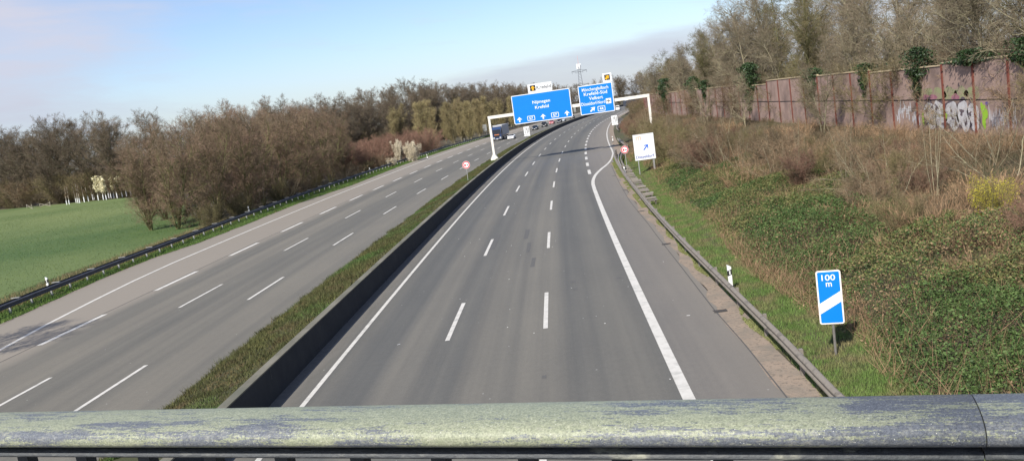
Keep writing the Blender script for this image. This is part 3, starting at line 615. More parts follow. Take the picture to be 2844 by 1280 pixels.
for k, ((px, py), z, side, lab) in enumerate(spots):
    o = d0 if k == 0 else copy_tree(d0); x, y = G(px, py, z); o.location = (x, y, z-1.02); o.rotation_euler = (0, 0, 0 if side == 'right' else math.pi*0); tag(o, lab, 'delineator', 'roadside delineator posts')
    o.scale = (1.25, 1.25, 1) 
# ---------------------------------------------------------------- noise barrier with red posts
PINK = mat('barrier_panel', (0.400, 0.280, 0.232), (0.320, 0.228, 0.190), 0.7, 0.9, c3=(0.365, 0.256, 0.214), detail=9, bump=0.3, big=(0.35, (0.19, 0.135, 0.115), 0.48, 0.72))
REDP = mat('rust_red_post', (0.20, 0.050, 0.035), (0.15, 0.045, 0.035), 2.5, 0.7, c3=(0.24, 0.075, 0.05))
CAPM = mat('capping', (0.58, 0.47, 0.30), (0.48, 0.38, 0.24), 2, 0.8)
ys = [54.3 + 4.03*k for k in range(-9, 42)]
nb = empty('noise_barrier', (31.75, 54.3, 1.9)); panels, rails, caps = MB(), MB(), MB(); pm = []
def seg_box(b, x0, y0, x1, y1, za, zb2, th, off=0.0):
    dx, dy = x1-x0, y1-y0; L_ = math.hypot(dx, dy); nx, ny = -dy/L_, dx/L_; v = []
    for z in (0, 1):
        for (x, y, s_) in ((x0, y0, -1), (x1, y1, -1), (x1, y1, 1), (x0, y0, 1)):
            e = 0 if x == x0 else 1; zz = za[e] if z == 0 else zb2[e]
            v.append((x + nx*(s_*th/2+off), y + ny*(s_*th/2+off), zz))
    n = len(b.v); b.v += v; b.f += [(n, n+3, n+2, n+1), (n+4, n+5, n+6, n+7), (n, n+1, n+5, n+4), (n+1, n+2, n+6, n+5), (n+2, n+3, n+7, n+6), (n+3, n, n+4, n+7)]
def top_z(y):
    for a, b_, z in ((0, 46, 6.75), (46, 62, 6.88), (62, 73, 6.72), (73, 88, 6.93), (88, 104, 7.02), (104, 113, 6.62), (113, 138, 6.86), (138, 152, 7.0), (152, 300, 6.85)):
        if a <= y < b_: return z
def mid_z(y): return float(np.interp(y, [20, 54, 160, 260], [4.15, 4.28, 5.08, 5.2]))
def bot_z(y): return mid_z(y) - 2.55
for k in range(len(ys)-1):
    y0, y1 = ys[k], ys[k+1]; x0, x1 = float(wall_x(y0)), float(wall_x(y1)); t = top_z((y0+y1)/2)
    seg_box(panels, x0, y0, x1, y1, (bot_z(y0)-.3, bot_z(y1)-.3), (mid_z(y0)-.03, mid_z(y1)-.03), .12)
    seg_box(panels, x0, y0, x1, y1, (mid_z(y0)+.03, mid_z(y1)+.03), (t, t), .12)
    seg_box(rails, x0, y0, x1, y1, (mid_z(y0)-.045, mid_z(y1)-.045), (mid_z(y0)+.045, mid_z(y1)+.045), .10, .02)
    seg_box(caps, x0, y0, x1, y1, (t+.002, t+.002), (t+.10, t+.10), .24)
child(panels.build('wall_panel', PINK), nb); child(rails.build('joint_strip', BLACK), nb); child(caps.build('capping', CAPM), nb)
for k, y in enumerate(ys):
    t = max(top_z(y-1) or 7, top_z(y+1) or 7); b0 = bot_z(y) - .4
    p = MB(); p.box((-.10, 0, (t+b0)/2-.02), (.03, .24, t-b0-.04)); p.box((0, 0, (t+b0)/2-.02), (.19, .03, t-b0-.04)); q = p.build('post', REDP); q.location = (float(wall_x(y)) - .01, y, 0); child(q, nb)
# sprayed tags on the lower panels (generic bubble shapes)
GW = mat('spray_white', (0.62, 0.60, 0.60), (0.42, 0.39, 0.39), 1.6, 0.8, detail=9, c3=(0.55, 0.53, 0.53)); GD = mat('spray_dark', (0.09, 0.075, 0.09), (0.16, 0.12, 0.13), 4, 0.8)
GG = mat('spray_green', (0.30, 0.34, 0.16), (0.33, 0.26, 0.19), 2.0, 0.8, detail=9); GP = mat('spray_pink', (0.42, 0.20, 0.24), (0.30, 0.12, 0.16), 2, 0.8); GL = mat('spray_lime', (0.33, 0.55, 0.04), (0.28, 0.48, 0.05), 3, .8); GV = mat('spray_violet', (0.12, 0.08, 0.28))
rg = random.Random(21); WX = xi_near - .06
def blob(cy, cz, ry, rz_, m, layer, name='graffiti', n=22, j=.12, tilt=0.0):
    pts = []; ph = rg.uniform(0, 6)
    for i in range(n):
        a = 2*math.pi*i/n; r = 1 + j*math.sin(3*a+ph) + j*.6*math.sin(5*a+2*ph)
        yy, zz = ry*r*math.cos(a), rz_*r*math.sin(a); pts.append((WX - .004 - .003*layer, cy + yy + tilt*zz, cz + zz))
    return pts
def gmesh(bl, m):
    if 1 < len(bl) <= 5:
        for one in bl: gmesh([one], m)
        return
    v, f = [], []
    for pts in bl: f.append(tuple(range(len(v)+len(pts)-1, len(v)-1, -1))); v += pts
    child(mesh_obj('graffiti', v, f, m), nb)
letters = [(64.5, .85, 1.0), (63.0, .80, 1.05), (61.4, .92, 1.0), (59.9, .80, 1.05), (58.6, .70, .95)]
gmesh([blob(y, mid_z(y)+.42, .95, .45, 0, 0) for y in (64.8, 63.0, 61.5, 60.0, 58.6)], GG); gmesh([blob(y, mid_z(y)+.18, .55, .22, 0, 1) for y in (64.9, 63.9, 60.8)], GP)
gmesh([blob(y, mid_z(y)-1.10, a+.13, b_+.12, 0, 2, tilt=.12) for y, a, b_ in letters], GD); gmesh([blob(y, mid_z(y)-1.12, a, b_, 0, 3, tilt=.12) for y, a, b_ in letters], GW)
gmesh([blob(y + rg.uniform(-.5, .5), mid_z(y)-1.1 + rg.uniform(-.7, .7), rg.uniform(.06, .26), rg.uniform(.07, .24), 0, 4, j=.35, tilt=rg.uniform(-.8, .8)) for y, a, b_ in letters for _ in range(3)], GD)
gmesh([blob(62.3, mid_z(62)-1.15, .28, .22, 0, 5), blob(65.6, mid_z(65)-1.4, .16, .5, 0, 5), blob(57.3, mid_z(57)-1.0, .33, .8, 0, 5, j=.3)], GL)
gmesh([blob(56.9, mid_z(57)-.28, .16, .14, 0, 5)], GV)
gmesh([blob(y, mid_z(y)-1.2 + rg.uniform(-.3, .3), .06, rg.uniform(.35, .75), 0, 3, j=.35) for y in np.arange(53.8, 56.8, .17)], GW)
gmesh([blob(y, mid_z(y)-1.0 + rg.uniform(-.5, .5), .13, rg.uniform(.2, .6), 0, 3, j=.35) for y in np.arange(66.2, 70.0, .33)], GW)
tag(nb, 'long pinkish brown noise barrier with rust-red posts and white graffiti', 'noise barrier')

# ---------------------------------------------------------------- pylon
STEEL = mat('pylon_steel', (0.13, 0.14, 0.16), (0.10, 0.11, 0.13), 1, .7)
v = ray(1617, 262); D_ = 720.0; px_, py_ = v[0]/v[1]*D_, D_; py = empty('electricity_pylon', (px_, py_, -.3), R(-4))
HT = CAMH + (ray(1608, 183)[2]/ray(1608, 183)[1])*D_
b = MB()
def wd_(z): return 2.5 + (0.8-2.5)*min(1, z/HT)
lv = np.linspace(0, HT, 15)
for i in range(len(lv)-1):
    a, c = wd_(lv[i]), wd_(lv[i+1])
    for (sx, sy) in ((-1, -1), (1, -1), (1, 1), (-1, 1)): b.tube((sx*a, sy*a, lv[i]), (sx*c, sy*c, lv[i+1]), .11, n=4, cap=False)
    for (sx, sy, tx_, ty_) in ((-1, -1, 1, -1), (1, -1, 1, 1), (1, 1, -1, 1), (-1, 1, -1, -1)):
        b.tube((sx*a, sy*a, lv[i]), (tx_*c, ty_*c, lv[i+1]), .05, n=3, cap=False); b.tube((tx_*a, ty_*a, lv[i]), (sx*c, sy*c, lv[i+1]), .05, n=3, cap=False)
b.build('lattice_tower', STEEL, py)
for z, wv in ((HT-3.0, 6.2), (HT-14, 6.4)):
    b = MB()
    for s_ in (-1, 1):
        b.tube((0, -.6, z-1.3), (s_*wv, 0, z-.4), .14, n=4); b.tube((0, .6, z-1.3), (s_*wv, 0, z-.4), .14, n=4); b.tube((0, 0, z+.5), (s_*wv, 0, z-.4), .12, n=4)
        for t in (.45, .95): b.tube((s_*wv*t, 0, z-.5), (s_*wv*t, 0, z-2.3), .10, n=4)
    b.build('cross_arm', STEEL, py)
b = MB()
for a in range(6): b.box((1.5*math.cos(a*1.047), 1.5*math.sin(a*1.047), HT+.2), (.6, .6, 4.2), a*1.047)
b.box((0, 0, HT+.2), (1.4, 1.4, 3.8)); b.build('antenna_panels', WHITE, py); MB().tube((0, 0, HT+2), (0, 0, HT+9), .22, .12, n=6).build('mast', mat('faded_mast', (.62, .35, .34), (.55, .4, .4)), py)
tag(py, 'distant lattice electricity pylon with white antennas on top above the trees', 'pylon')

# ---------------------------------------------------------------- vehicles
GLASS = mat('car_glass', (0.015, 0.018, 0.022), (0.02, 0.022, 0.026), 1, 0.12, spec=0.6); TYRE = mat('tyre', (0.02, 0.02, 0.02), (0.03, 0.03, 0.03), 4, .9); RIM = mat('rim', (.45, .45, .45), (.35, .35, .35), 5, .35, metal=.7); LAMP = mat('lamp_glass', (.85, .85, .82), (.75, .75, .72), 2, .15); TAIL = mat('tail_lamp', (.5, .02, .02), (.4, .02, .02), 2, .2)
def paint(n, c): return mat(n, c, tuple(x*.93 for x in c), 1.0, .28, spec=.5)
def car(name, m, stations, W, wheel_y, wr, zglass, lampz, plate_z, roof_mat=None):
    """stations: (y, z_sill, z_shoulder, z_roof or None, half width, half width at the roof)"""
    r = empty(name); V, F = [], []
    for (y, zs, zh, zr, hw, hr) in stations:
        zr = zr if zr else zh + .01; V += [(-hw*.93, y, zs), (-hw, y, (zs+zh)/2), (-hw*.96, y, zh), (-hr, y, zr), (hr, y, zr), (hw*.96, y, zh), (hw, y, (zs+zh)/2), (hw*.93, y, zs)]
    for i in range(len(stations)-1):
        for j in range(8): k = (j+1) % 8; F.append((i*8+j, i*8+k, i*8+8+k, i*8+8+j))
    F.append(tuple(range(7, -1, -1))); n = len(stations)*8; F.append(tuple(range(n-8, n)))
    mesh_obj('body', V, F, m, r)
    gb = MB(); st = [s for s in stations if s[3]]
    f, bk = st[0], st[-1]
    ws = MB(); a = [s for s in stations if s[0] < f[0]]; 
    if a:                                              # windscreen quad at the front end of the cabin
        p = a[-1]; t0, t1 = .12, .90
        def L3(t, sx): return (sx*(p[4]*.90*(1-t) + f[5]*.93*t), (p[0]*(1-t)+f[0]*t) - .015, (p[2]*(1-t)+f[3]*t) + .02)
        ws.v = [L3(t0, -1), L3(t0, 1), L3(t1, 1), L3(t1, -1)]; ws.f = [(0, 1, 2, 3)]; ws.build('windscreen', GLASS, r)
    a = [s for s in stations if s[0] > bk[0]]
    if a:
        p = a[0]
        def L4(t, sx): return (sx*(p[4]*.88*(1-t) + bk[5]*.92*t), (p[0]*(1-t)+bk[0]*t) + .015, (p[2]*(1-t)+bk[3]*t) + .02)
        w4 = MB(); w4.v = [L4(.15, 1), L4(.15, -1), L4(.9, -1), L4(.9, 1)]; w4.f = [(0, 1, 2, 3)]; w4.build('rear_window', GLASS, r)
    for sx in (-1, 1):
        sw = MB(); y0, y1 = f[0]-.05, bk[0]+.05; zt = f[3]; zh = f[2]; hwb = f[4]*.96; hrt = f[5]
        q = lambda y, t: (sx*(hwb*(1-t) + hrt*t + .012), y, zh*(1-t)+zt*t)
        sw.v = [q(y0-.25, .12), q(y1+.1, .12), q(y1, .86), q(y0, .86)]; sw.f = [(0, 1, 2, 3) if sx < 0 else (3, 2, 1, 0)]; sw.build('side_window', GLASS, r)
        for wy in wheel_y:
            w_ = MB().tube((sx*(W/2-.22), wy, wr), (sx*(W/2+.005), wy, wr), wr, n=18).build('wheel', TYRE, r); MB().tube((sx*(W/2), wy, wr), (sx*(W/2+.015), wy, wr), wr*.62, n=14).build('rim', RIM, w_)
        fr, re = stations[0], stations[-1]
        MB().box((sx*(W/2-.30), fr[0]+.03, lampz), (.34, .14, .14)).build('headlight', LAMP, r); MB().box((sx*(W/2-.26), re[0]-.03, lampz+.1), (.28, .10, .16)).build('tail_light', TAIL, r)
        MB().box((sx*(W/2+.06), f[0]-.35, zh+.12), (.18, .10, .13)).build('mirror', m, r)
    MB().box((0, stations[0][0]-.02, plate_z), (.52, .03, .11)).build('number_plate', WHITE, r); MB().box((0, stations[0][0]-.008, plate_z+.20), (W*.45, .03, .10)).build('grille', BLACK, r)
    return r
def put(o, xy, rz, label, cat='car', group=None): o.location = (xy[0], xy[1], 0.0); o.rotation_euler = (0, 0, rz); tag(o, label, cat, group)
def hd(xy): return -heading(SO(*xy)[0])
# front of each car is at -y (towards the camera) because this traffic approaches
hatch = [(-2.15, .28, .62, None, .80, .70), (-2.0, .22, .78, None, .88, .74), (-1.05, .2, .98, None, .90, .72), (-.35, .2, 1.0, 1.44, .90, .66), (1.2, .2, 1.02, 1.46, .90, .66), (1.95, .22, 1.0, None, .88, .72), (2.1, .3, .75, None, .84, .7)]
sport = [(-2.2, .22, .48, None, .80, .70), (-2.05, .18, .64, None, .90, .78), (-.95, .16, .84, None, .93, .72), (-.2, .16, .88, 1.27, .93, .60), (.75, .16, .92, 1.24, .94, .60), (1.75, .2, .92, None, .94, .74), (2.2, .3, .72, None, .86, .7)]
suv = [(-2.25, .32, .85, None, .84, .76), (-2.1, .28, 1.02, None, .92, .8), (-1.15, .26, 1.12, None, .94, .76), (-.6, .26, 1.15, 1.74, .94, .70), (1.8, .26, 1.16, 1.74, .94, .70), (2.15, .28, 1.12, None, .92, .76), (2.25, .36, .8, None, .86, .74)]
c = car('sports_car', paint('paint_white', (.80, .80, .78)), sport, 1.88, (-1.35, 1.3), .34, .9, .62, .36); xy = (3.35, 235.3); put(c, xy, hd(xy), 'low white sports car driving beside the truck on the left carriageway')
c = car('dark_car', paint('paint_navy', (.015, .022, .035)), hatch, 1.80, (-1.3, 1.3), .33, 1.0, .68, .42); xy = (12.3, 290.7); put(c, xy, hd(xy), 'dark blue hatchback just right of the small median lane sign')
c = car('suv', paint('paint_black', (.02, .02, .022)), suv, 1.88, (-1.4, 1.4), .37, 1.1, .82, .50); xy = (16.6, 312); put(c, xy, hd(xy), 'black tall car following behind the dark blue hatchback')
c = car('red_car', paint('paint_red', (.55, .16, .17)), hatch, 1.80, (-1.3, 1.3), .33, 1.0, .68, .42); xy = (20.9, 338); put(c, xy, hd(xy), 'pinkish red car partly under the big blue sign edge')
c = car('dark_car', paint('paint_charcoal', (.03, .03, .035)), hatch, 1.80, (-1.3, 1.3), .33, 1.0, .68, .42); xy = (24.2, 343); put(c, xy, hd(xy), 'charcoal car beside the pinkish red one')
c = car('silver_car', paint('paint_silver', (.45, .50, .55)), hatch, 1.80, (-1.3, 1.3), .33, 1.0, .68, .42); xy = (26.6, 356); put(c, xy, hd(xy), 'silver blue car behind the pinkish red car')
c = car('dark_car', paint('paint_dark', (.03, .025, .03)), hatch, 1.80, (-1.3, 1.3), .33, 1.0, .68, .42); xy = (33.2, 388); put(c, xy, hd(xy), 'dark car at the lower right corner of the big blue sign')
van = [(-2.5, .3, .95, None, .88, .8), (-2.3, .26, 1.15, None, .95, .84), (-1.7, .26, 1.3, None, .97, .84), (-1.1, .26, 1.35, 2.25, .97, .84), (2.45, .26, 1.35, 2.3, .97, .84), (2.5, .3, 1.0, 2.25, .95, .83)]
c = car('van', paint('paint_white_van', (.82, .82, .80)), van, 1.95, (-1.6, 1.6), .36, 1.3, .9, .5); xy = (59.3, 429); h_ = hd(xy); c.location = (*xy, 0); c.rotation_euler = (0, 0, h_ + math.pi)
MB().box((0, 2.52, 1.75), (1.45, .03, .5)).build('rear_door_window', GLASS, c)
tag(c, 'white van seen from behind right of the exit sign under the gantry beam', 'van')

def truck(name, cabm, boxm, xy, rz, label, length=13.0, face=0):
    t = empty(name, (*xy, 0), rz)
    MB().prism([(-7.9, 3.4), (-8.5, 2.9), (-8.62, 1.6), (-8.62, .45), (-6.2, .45), (-6.2, 3.65), (-7.4, 3.65)], -1.24, 1.24, axis='x').build('cab', cabm, t, bevel=.05); cb = t.children[-1]
    wv = MB(); wv.v = [(-1.12, -8.64, 1.75), (1.12, -8.64, 1.75), (1.08, -8.47, 2.95), (-1.08, -8.47, 2.95)]; wv.v = [(a, b_-.03, c_) for a, b_, c_ in wv.v]; wv.f = [(0, 1, 2, 3)]; wv.build('windscreen', GLASS, cb)
    MB().box((0, -8.65, 1.25), (1.5, .05, .55)).build('grille', BLACK, cb); MB().box((0, -8.68, 1.58), (1.3, .04, .22)).build('orange_lettering_strip', mat('orange', (.6, .22, .10)), cb)
    for sx in (-1, 1):
        MB().box((sx*.88, -8.66, .78), (.42, .08, .22)).build('headlight', LAMP, cb); MB().box((sx*1.42, -8.2, 2.4), (.14, .22, .75)).build('mirror', BLACK, cb); MB().box((sx*1.245, -7.3, 2.2), (.02, .9, .75)).build('side_window', GLASS, cb)
    MB().box((0, -8.66, .45), (2.4, .12, .28)).build('bumper', WHITE if face else GREY, cb); MB().box((0, -8.73, .45), (.5, .02, .12)).build('number_plate', WHITE, cb)
    MB().box((0, .6, 2.62), (2.55, length, 2.75)).build('trailer_box', boxm, t, bevel=.04); tb = t.children[-1]
    MB().box((0, .6-length/2-.02, 4.02), (2.56, .08, .10)).build('top_edge', WHITE, tb); MB().box((0, .6+length/2+.02, 2.6), (.05, .04, 2.5)).build('rear_door', GREY, tb)
    MB().box((0, .6, 1.1), (1.0, length-.5, .3)).build('chassis', BLACK, t)
    for sx in (-1, 1):
        for wy in (-7.2, -4.1, 2.6, 3.9, 5.2): w_ = MB().tube((sx*.95, wy, .50), (sx*1.25, wy, .50), .50, n=18).build('wheel', TYRE, t); MB().tube((sx*1.25, wy, .5), (sx*1.262, wy, .5), .30, n=12).build('rim', RIM, w_)
        MB().box((sx*1.2, -.8, .75), (.06, 4.2, .55)).build('side_guard', GREY, t)
    tag(t, label, 'truck'); return t
xy0 = P(236.0 + 9.6, -14.7); truck('truck', paint('cab_blue', (.030, .055, .13)), mat('tarpaulin_grey', (.42, .42, .43), (.36, .36, .37), .8, .6), (float(xy0[0]), float(xy0[1])), -heading(246), 'articulated truck with dark blue cab and light grey trailer behind the left gantry post')
truck('truck', paint('cab_dark', (.05, .06, .08)), mat('tarpaulin_dark', (.055, .065, .085), (.045, .055, .075), .8, .6), (72.0, 452.0), R(120), 'dark trailer truck on the distant exit bend just below the gantry beam', 13.5)
truck('truck', paint('cab_white', (.80, .80, .76)), mat('tarpaulin_white', (.80, .79, .74), (.74, .73, .68), .8, .6), (87.0, 560.0), R(-35), 'far white truck right of the dark trailer under the gantry beam', 13.0, 1)

# ---------------------------------------------------------------- bridge railing in the foreground, deck behind it
RZ = 7.34; A = np.array([-1.402, 2.232]); B = np.array([0.818, 1.4175]); e = (B-A)/np.linalg.norm(B-A); ang = math.atan2(e[1], e[0]); c0 = A + e*1.15
rail = empty('bridge_railing', (float(c0[0]), float(c0[1]), RZ), ang)
XG = float((np.array(G(2290, 1170, RZ)) - c0) @ e); print('XG', XG)
def railpaint():
    m = bpy.data.materials.new('handrail_paint'); m.use_nodes = True; t = m.node_tree; t.nodes.clear()
    def n_(ty, **k):
        n = t.nodes.new(ty)
        for a, b_ in k.items(): setattr(n, a, b_)
        return n
    out = n_('ShaderNodeOutputMaterial'); b = n_('ShaderNodeBsdfPrincipled'); t.links.new(b.outputs[0], out.inputs[0])
    co = n_('ShaderNodeTexCoord')
    def noise(sc_, st, det=6, ro=.6, loc=(0, 0, 0)):
        mp = n_('ShaderNodeMapping'); mp.inputs['Scale'].default_value = st; mp.inputs['Location'].default_value = loc; t.links.new(co.outputs['Object'], mp.inputs[0])
        n = n_('ShaderNodeTexNoise'); n.inputs['Scale'].default_value = sc_; n.inputs['Detail'].default_value = det; n.inputs['Roughness'].default_value = ro; t.links.new(mp.outputs[0], n.inputs['Vector']); return n.outputs['Fac']
    def rmp(v, a, c, ca=(0, 0, 0), cb=(1, 1, 1)):
        r = n_('ShaderNodeValToRGB'); r.color_ramp.elements[0].position = a; r.color_ramp.elements[1].position = c; r.color_ramp.elements[0].color = (*ca, 1); r.color_ramp.elements[1].color = (*cb, 1); t.links.new(v, r.inputs[0]); return r.outputs[0]
    def mix(f, a, c, mode='MIX'):
        n = n_('ShaderNodeMix', data_type='RGBA', blend_type=mode)
        if isinstance(f, float): n.inputs[0].default_value = f
        else: t.links.new(f, n.inputs[0])
        for i, q in ((6, a), (7, c)):
            if isinstance(q, tuple): n.inputs[i].default_value = (*q, 1)
            else: t.links.new(q, n.inputs[i])
        return n.outputs[2]
    def mth(op, a, b_=None, clamp=False):
        n = n_('ShaderNodeMath', operation=op); n.use_clamp = clamp
        for i, q in enumerate((a, b_)):
            if q is None: continue
            if isinstance(q, (int, float)): n.inputs[i].default_value = q
            else: t.links.new(q, n.inputs[i])
        return n.outputs[0]
    sx = n_('ShaderNodeSeparateXYZ'); t.links.new(co.outputs['Object'], sx.inputs[0])
    lich = rmp(noise(60, (1, 2.2, 2.2), 8, .7), .35, .65, (0.215, 0.235, 0.160), (0.320, 0.335, 0.225))
    grey = rmp(noise(30, (.5, 2, 2), 6, .7, (3, 1, 0)), .3, .7, (0.100, 0.110, 0.128), (0.140, 0.152, 0.170))
    # big smears where the lichen has been rubbed off, finer scratches, and the clean stretch at the right end
    sm = noise(3.2, (1.0, 7, 7), 6, .62, (1.3, .4, 0)); sc2 = noise(14, (1.0, 9, 9), 8, .75, (5, 2, 1)); fine = noise(160, (1, 1.4, 1.4), 3, .8)
    cover = mth('ADD', mth('MULTIPLY', sm, 1.0), mth('ADD', mth('MULTIPLY', mth('SUBTRACT', sc2, .5), .75), mth('MULTIPLY', mth('SUBTRACT', fine, .5), .55)))
    ends = n_('ShaderNodeMapRange'); ends.inputs[1].default_value = XG; ends.inputs[2].default_value = XG + .07; ends.inputs[3].default_value = -.035; ends.inputs[4].default_value = .12; t.links.new(sx.outputs[0], ends.inputs[0])
    cover = mth('ADD', cover, ends.outputs[0])
    frm = n_('ShaderNodeMapRange'); frm.inputs[1].default_value = -.060; frm.inputs[2].default_value = -.078; frm.inputs[3].default_value = 0.0; frm.inputs[4].default_value = .05; t.links.new(sx.outputs[1], frm.inputs[0]); cover = mth('ADD', cover, frm.outputs[0])
    f = rmp(cover, .50, .57); c = mix(f, lich, grey)
    c = mix(1.0, c, rmp(noise(220, (1, 1, 1), 2, .8), .3, .7, (.62, .62, .63), (1.34, 1.33, 1.30)), 'MULTIPLY')
    # white specks, and paler mottling on the front curve
    v1 = n_('ShaderNodeTexVoronoi'); v1.inputs['Scale'].default_value = 170; t.links.new(co.outputs['Object'], v1.inputs['Vector']); sp = rmp(v1.outputs['Distance'], .10, .16, (1, 1, 1), (0, 0, 0))
    keep = rmp(noise(9, (1, 3, 3), 4, .6, (8, 8, 8)), .50, .60); spk = mth('MULTIPLY', sp, keep)
    v2 = n_('ShaderNodeTexVoronoi'); v2.inputs['Scale'].default_value = 85; t.links.new(co.outputs['Object'], v2.inputs['Vector']); spk = mth('MAXIMUM', spk, rmp(v2.outputs['Distance'], .055, .085, (1, 1, 1), (0, 0, 0)))
    c = mix(spk, c, (.62, .62, .55))
    fr = n_('ShaderNodeMapRange'); fr.inputs[1].default_value = -.045; fr.inputs[2].default_value = -.070; t.links.new(sx.outputs[1], fr.inputs[0])
    sc3 = mth('MULTIPLY', mth('MULTIPLY', rmp(noise(34, (1.6, 3, 3), 8, .8, (2, 9, 4)), .50, .64), fr.outputs[0]), .45); c = mix(sc3, c, (.42, .41, .32))
    t.links.new(c, b.inputs['Base Color']); b.inputs['Roughness'].default_value = .48; b.inputs['Specular IOR Level'].default_value = .45
    bp = n_('ShaderNodeBump'); bp.inputs['Strength'].default_value = .55; bp.inputs['Distance'].default_value = .0015; t.links.new(mth('ADD', fine, mth('MULTIPLY', cover, .6)), bp.inputs['Height']); t.links.new(bp.outputs[0], b.inputs['Normal'])
    return m
HP = railpaint()
def sup(hw, hh, n=40, ex=3.0, cz=0.0, cy=0.0):
    out = []
    for i in range(n):
        a = 2*math.pi*i/n; c_, s_ = math.cos(a), math.sin(a)
        out.append((cy + hw*math.copysign(abs(c_)**(2/ex), c_), cz + hh*math.copysign(abs(s_)**(2/ex), s_)))
    return out
def extr(prof, x0, x1, name, m, parent, dx=.5):
    xs_ = np.linspace(x0, x1, int((x1-x0)/dx)+2); V = []; F = []; k = len(prof)
    for x in xs_: V += [(x, a, b_) for a, b_ in prof]
    for i in range(len(xs_)-1):
        for j in range(k): q = (j+1) % k; F.append((i*k+j, i*k+q, i*k+k+q, i*k+k+j))
    F.append(tuple(range(k-1, -1, -1))); F.append(tuple(range(len(V)-k, len(V)))); o = mesh_obj(name, V, F, m, parent, False)
    o.data.polygons.foreach_set('use_smooth', [len(p.vertices) == 4 for p in o.data.polygons]); return o
JX = float((np.array(G(2719, 1170, RZ)) - c0) @ e)
extr(sup(.0865, .0285, ex=2.6), -22, JX-.001, 'handrail', HP, rail); extr(sup(.0860, .0285, ex=2.6), JX+.001, JX+18, 'handrail', HP, rail)
LOW = mat('rail_flat_steel', (.10, .108, .11), (.14, .145, .14), 30, .55, c3=(.085, .09, .095), stretch=(1, 2, 2), bump=.3, big=(12, (.30, .30, .24), .62, .72))
extr([(-.048, -.0425), (-.052, -.049), (-.048, -.0550), (.030, -.0550), (.030, -.0425)], -22, JX-.001, 'lower_rail', LOW, rail); extr([(-.048, -.0400), (-.052, -.047), (-.048, -.0540), (.030, -.0540), (.030, -.0400)], JX+.001, JX+18, 'lower_rail', LOW, rail)
extr([(-.012, -.043), (-.012, -.020), (.012, -.020), (.012, -.043)], -22, JX+18, 'shadow_web', BLACK, rail)  # black colour stands in for the shadow in the gap under the handrail
DS = mat('baluster_paint', (.030, .034, .038), (.05, .055, .058), 20, .6)
px_list = [20, 165, 350, 525, 742, 958, 1187, 1438, 1707, 2001]
us = [float((np.array(G(p, 1278, RZ-.06)) - c0) @ e) for p in px_list]
step = float(np.mean(np.diff(us))); print('baluster step', step, us)
k0 = None
for k in range(-34, 34):
    u = us[0] + step*k
    if k == 10: continue
    if k0 is None: k0 = MB().box((0, -.005, -.55), (.034, .030, .985)).build('baluster', DS, rail); q = k0
    else: q = k0.copy(); COL.objects.link(q); q.parent = rail
    q.location = (u, 0, 0)
up = us[0] + step*10 + .01
MB().prism([(up-.115, -.057), (up+.115, -.057), (up+.060, -.075), (up+.035, -.11), (up+.035, -1.05), (up-.035, -1.05), (up-.035, -.11), (up-.060, -.075)], -.030, .028).build('post', LOW, rail)
extr([(-.02, -.97), (-.02, -1.00), (.03, -1.00), (.03, -.97)], -22, JX+18, 'bottom_rail', DS, rail)
tag(rail, 'bridge railing in the foreground with lichen-stained grey green handrail', 'railing')
deck = MB(); deck.box((0, -5.2, -1.52), (90, 10.2, .85)); o = deck.build('bridge_deck', mat('deck_concrete', (.24, .235, .22), (.18, .175, .165), 1.5, .9)); o.location = rail.location; o.rotation_euler = rail.rotation_euler; o['kind'] = 'structure'
